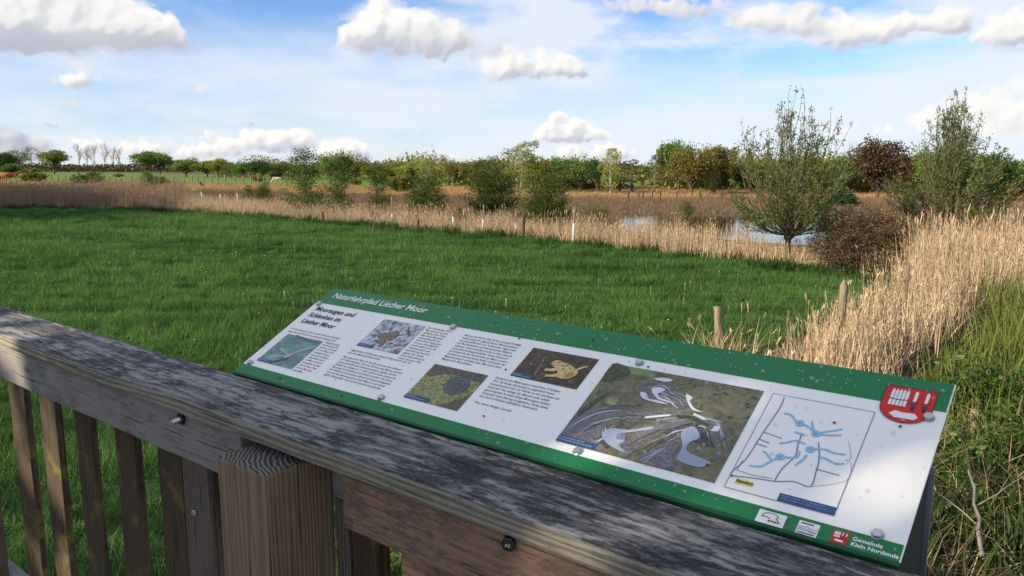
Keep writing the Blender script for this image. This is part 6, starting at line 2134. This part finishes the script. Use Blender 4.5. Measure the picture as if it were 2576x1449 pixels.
def cow_mesh(name, mat, grazing):
    V = [(-0.10, 0, 1.0, 0.36, 0.40), (-0.75, 0, 1.05, 0.30, 0.34), (-1.0, 0, 1.08, 0.14, 0.18), (0.45, 0, 0.98, 0.32, 0.40), (0.72, 0, 1.10, 0.22, 0.28)]
    E_ = [(0, 1), (1, 2), (0, 3), (3, 4)]

    def chain(start, pts):
        last = start
        for p in pts:
            V.append(p); E_.append((last, len(V) - 1)); last = len(V) - 1
        return last
    if grazing:
        chain(4, [(1.0, 0, 0.80, 0.17), (1.18, 0, 0.42, 0.14), (1.26, 0, 0.24, 0.12), (1.38, 0, 0.06, 0.075)])
    else:
        k = chain(4, [(1.02, 0, 1.32, 0.17), (1.22, 0, 1.46, 0.15), (1.42, 0, 1.36, 0.11), (1.55, 0, 1.27, 0.08)])
    for sy in (-1, 1):
        chain(3, [(0.52, 0.19 * sy, 0.62, 0.12), (0.52, 0.20 * sy, 0.36, 0.075), (0.50, 0.20 * sy, 0.06, 0.055), (0.54, 0.20 * sy, 0.01, 0.06)])
        chain(1, [(-0.74, 0.20 * sy, 0.68, 0.15), (-0.66, 0.20 * sy, 0.46, 0.09), (-0.80, 0.20 * sy, 0.34, 0.065), (-0.78, 0.20 * sy, 0.05, 0.052), (-0.73, 0.20 * sy, 0.01, 0.06)])
    chain(2, [(-1.10, 0, 0.95, 0.035), (-1.12, 0, 0.6, 0.03), (-1.12, 0, 0.42, 0.045)])
    return skin_mesh(name, V, E_, mat)


for x, yb, rz, mat, gz, lb in ((16, 455, 2.9, 'cow_brown', True, 'left one of the two red brown cattle in the far left pasture'), (30, 455.5, 0.5, 'cow_brown', False, 'right one of the two red brown cattle in the far left pasture'),
                               (697, 461, 3.5, 'cow_cream', True, 'cream coloured calf grazing left of the tallest young alder'), (694, 454, 0.3, 'cow_black', False, 'black cow in the shade under the far clump of trees')):
    c_ = link('cow', cow_mesh('cow', mat, gz), None, None, tuple(at(x, yb)), (0, 0, rz), (0.62,) * 3 if mat == 'cow_cream' else (1.0,) * 3)
    tag(c_, lb, 'cow', 'cattle')

bp_ = at(509, 506)
bz = height_at(bp_, 509, 467)
bird = link('bird', skin_mesh('bird', [(0, 0, 0.10, 0.055), (0.08, 0, 0.15, 0.05), (0.12, 0, 0.20, 0.035), (0.17, 0, 0.205, 0.012), (-0.10, 0, 0.05, 0.035), (-0.24, 0, -0.02, 0.012, 0.03), (0.01, 0.025, 0.02, 0.01), (0.01, -0.025, 0.02, 0.01)], [(0, 1), (1, 2), (2, 3), (0, 4), (4, 5), (0, 6), (0, 7)], 'bird_black', 1), None, None, (bp_.x, bp_.y, bz - 0.02), (0, 0, 2.4), (1.5, 1.5, 1.5))
tag(bird, 'black bird perched on a stake in the left reed bed', 'bird')

# ------------------------------------------------------------------ brambles and a fallen branch on the bank at the right
for i, (x, y, h_, w_, lb) in enumerate(((3.45, 6.0, 0.42, 1.3, 'leafy bramble right of the upper corner of the board'), (4.6, 7.4, 0.62, 1.5, 'bramble with long shoots rising from the ditch'), (2.9, 5.0, 0.32, 1.1, 'low bramble in the shade at the right side of the board'), (4.6, 6.0, 0.5, 1.6, 'bramble cut by the right edge'))):
    wm, fm, h0, w0 = make_bush(300 + i, 1.0, 1.6, stems=34, per=70, leaf=0.062, aspect=0.72, twigs=3, upright=0.1)
    wm.materials.append(MAT['bark_twig']); fm.materials.append(MAT['leaf_bramble'])
    e = empty('bramble', (x, y, 0), (0, 0, i), (w_ / w0, w_ / w0, h_ / h0), lb, 'bramble', 'brambles on the ditch bank')
    link('stems', wm, None, e); link('foliage', fm, None, e)
wd = Wood()
wd.limb(bend((2.65, 4.15, 0.22), (3.05, 5.0, 0.40), 0.05, 7, wob=0.02), np.linspace(0.013, 0.006, 7), 7)
wd.limb(bend((2.86, 4.6, 0.32), (3.25, 4.7, 0.5), 0.05, 4, wob=0.02), np.linspace(0.006, 0.002, 4), 5)
wd.limb(bend((2.78, 4.4, 0.28), (2.6, 4.7, 0.42), 0.05, 4, wob=0.02), np.linspace(0.006, 0.002, 4), 5)
fb = link('fallen_branch', wd.mesh('fallen_branch'), 'bark_grey')
tag(fb, 'pale bare fallen branch lying in the straw at lower right', 'branch')
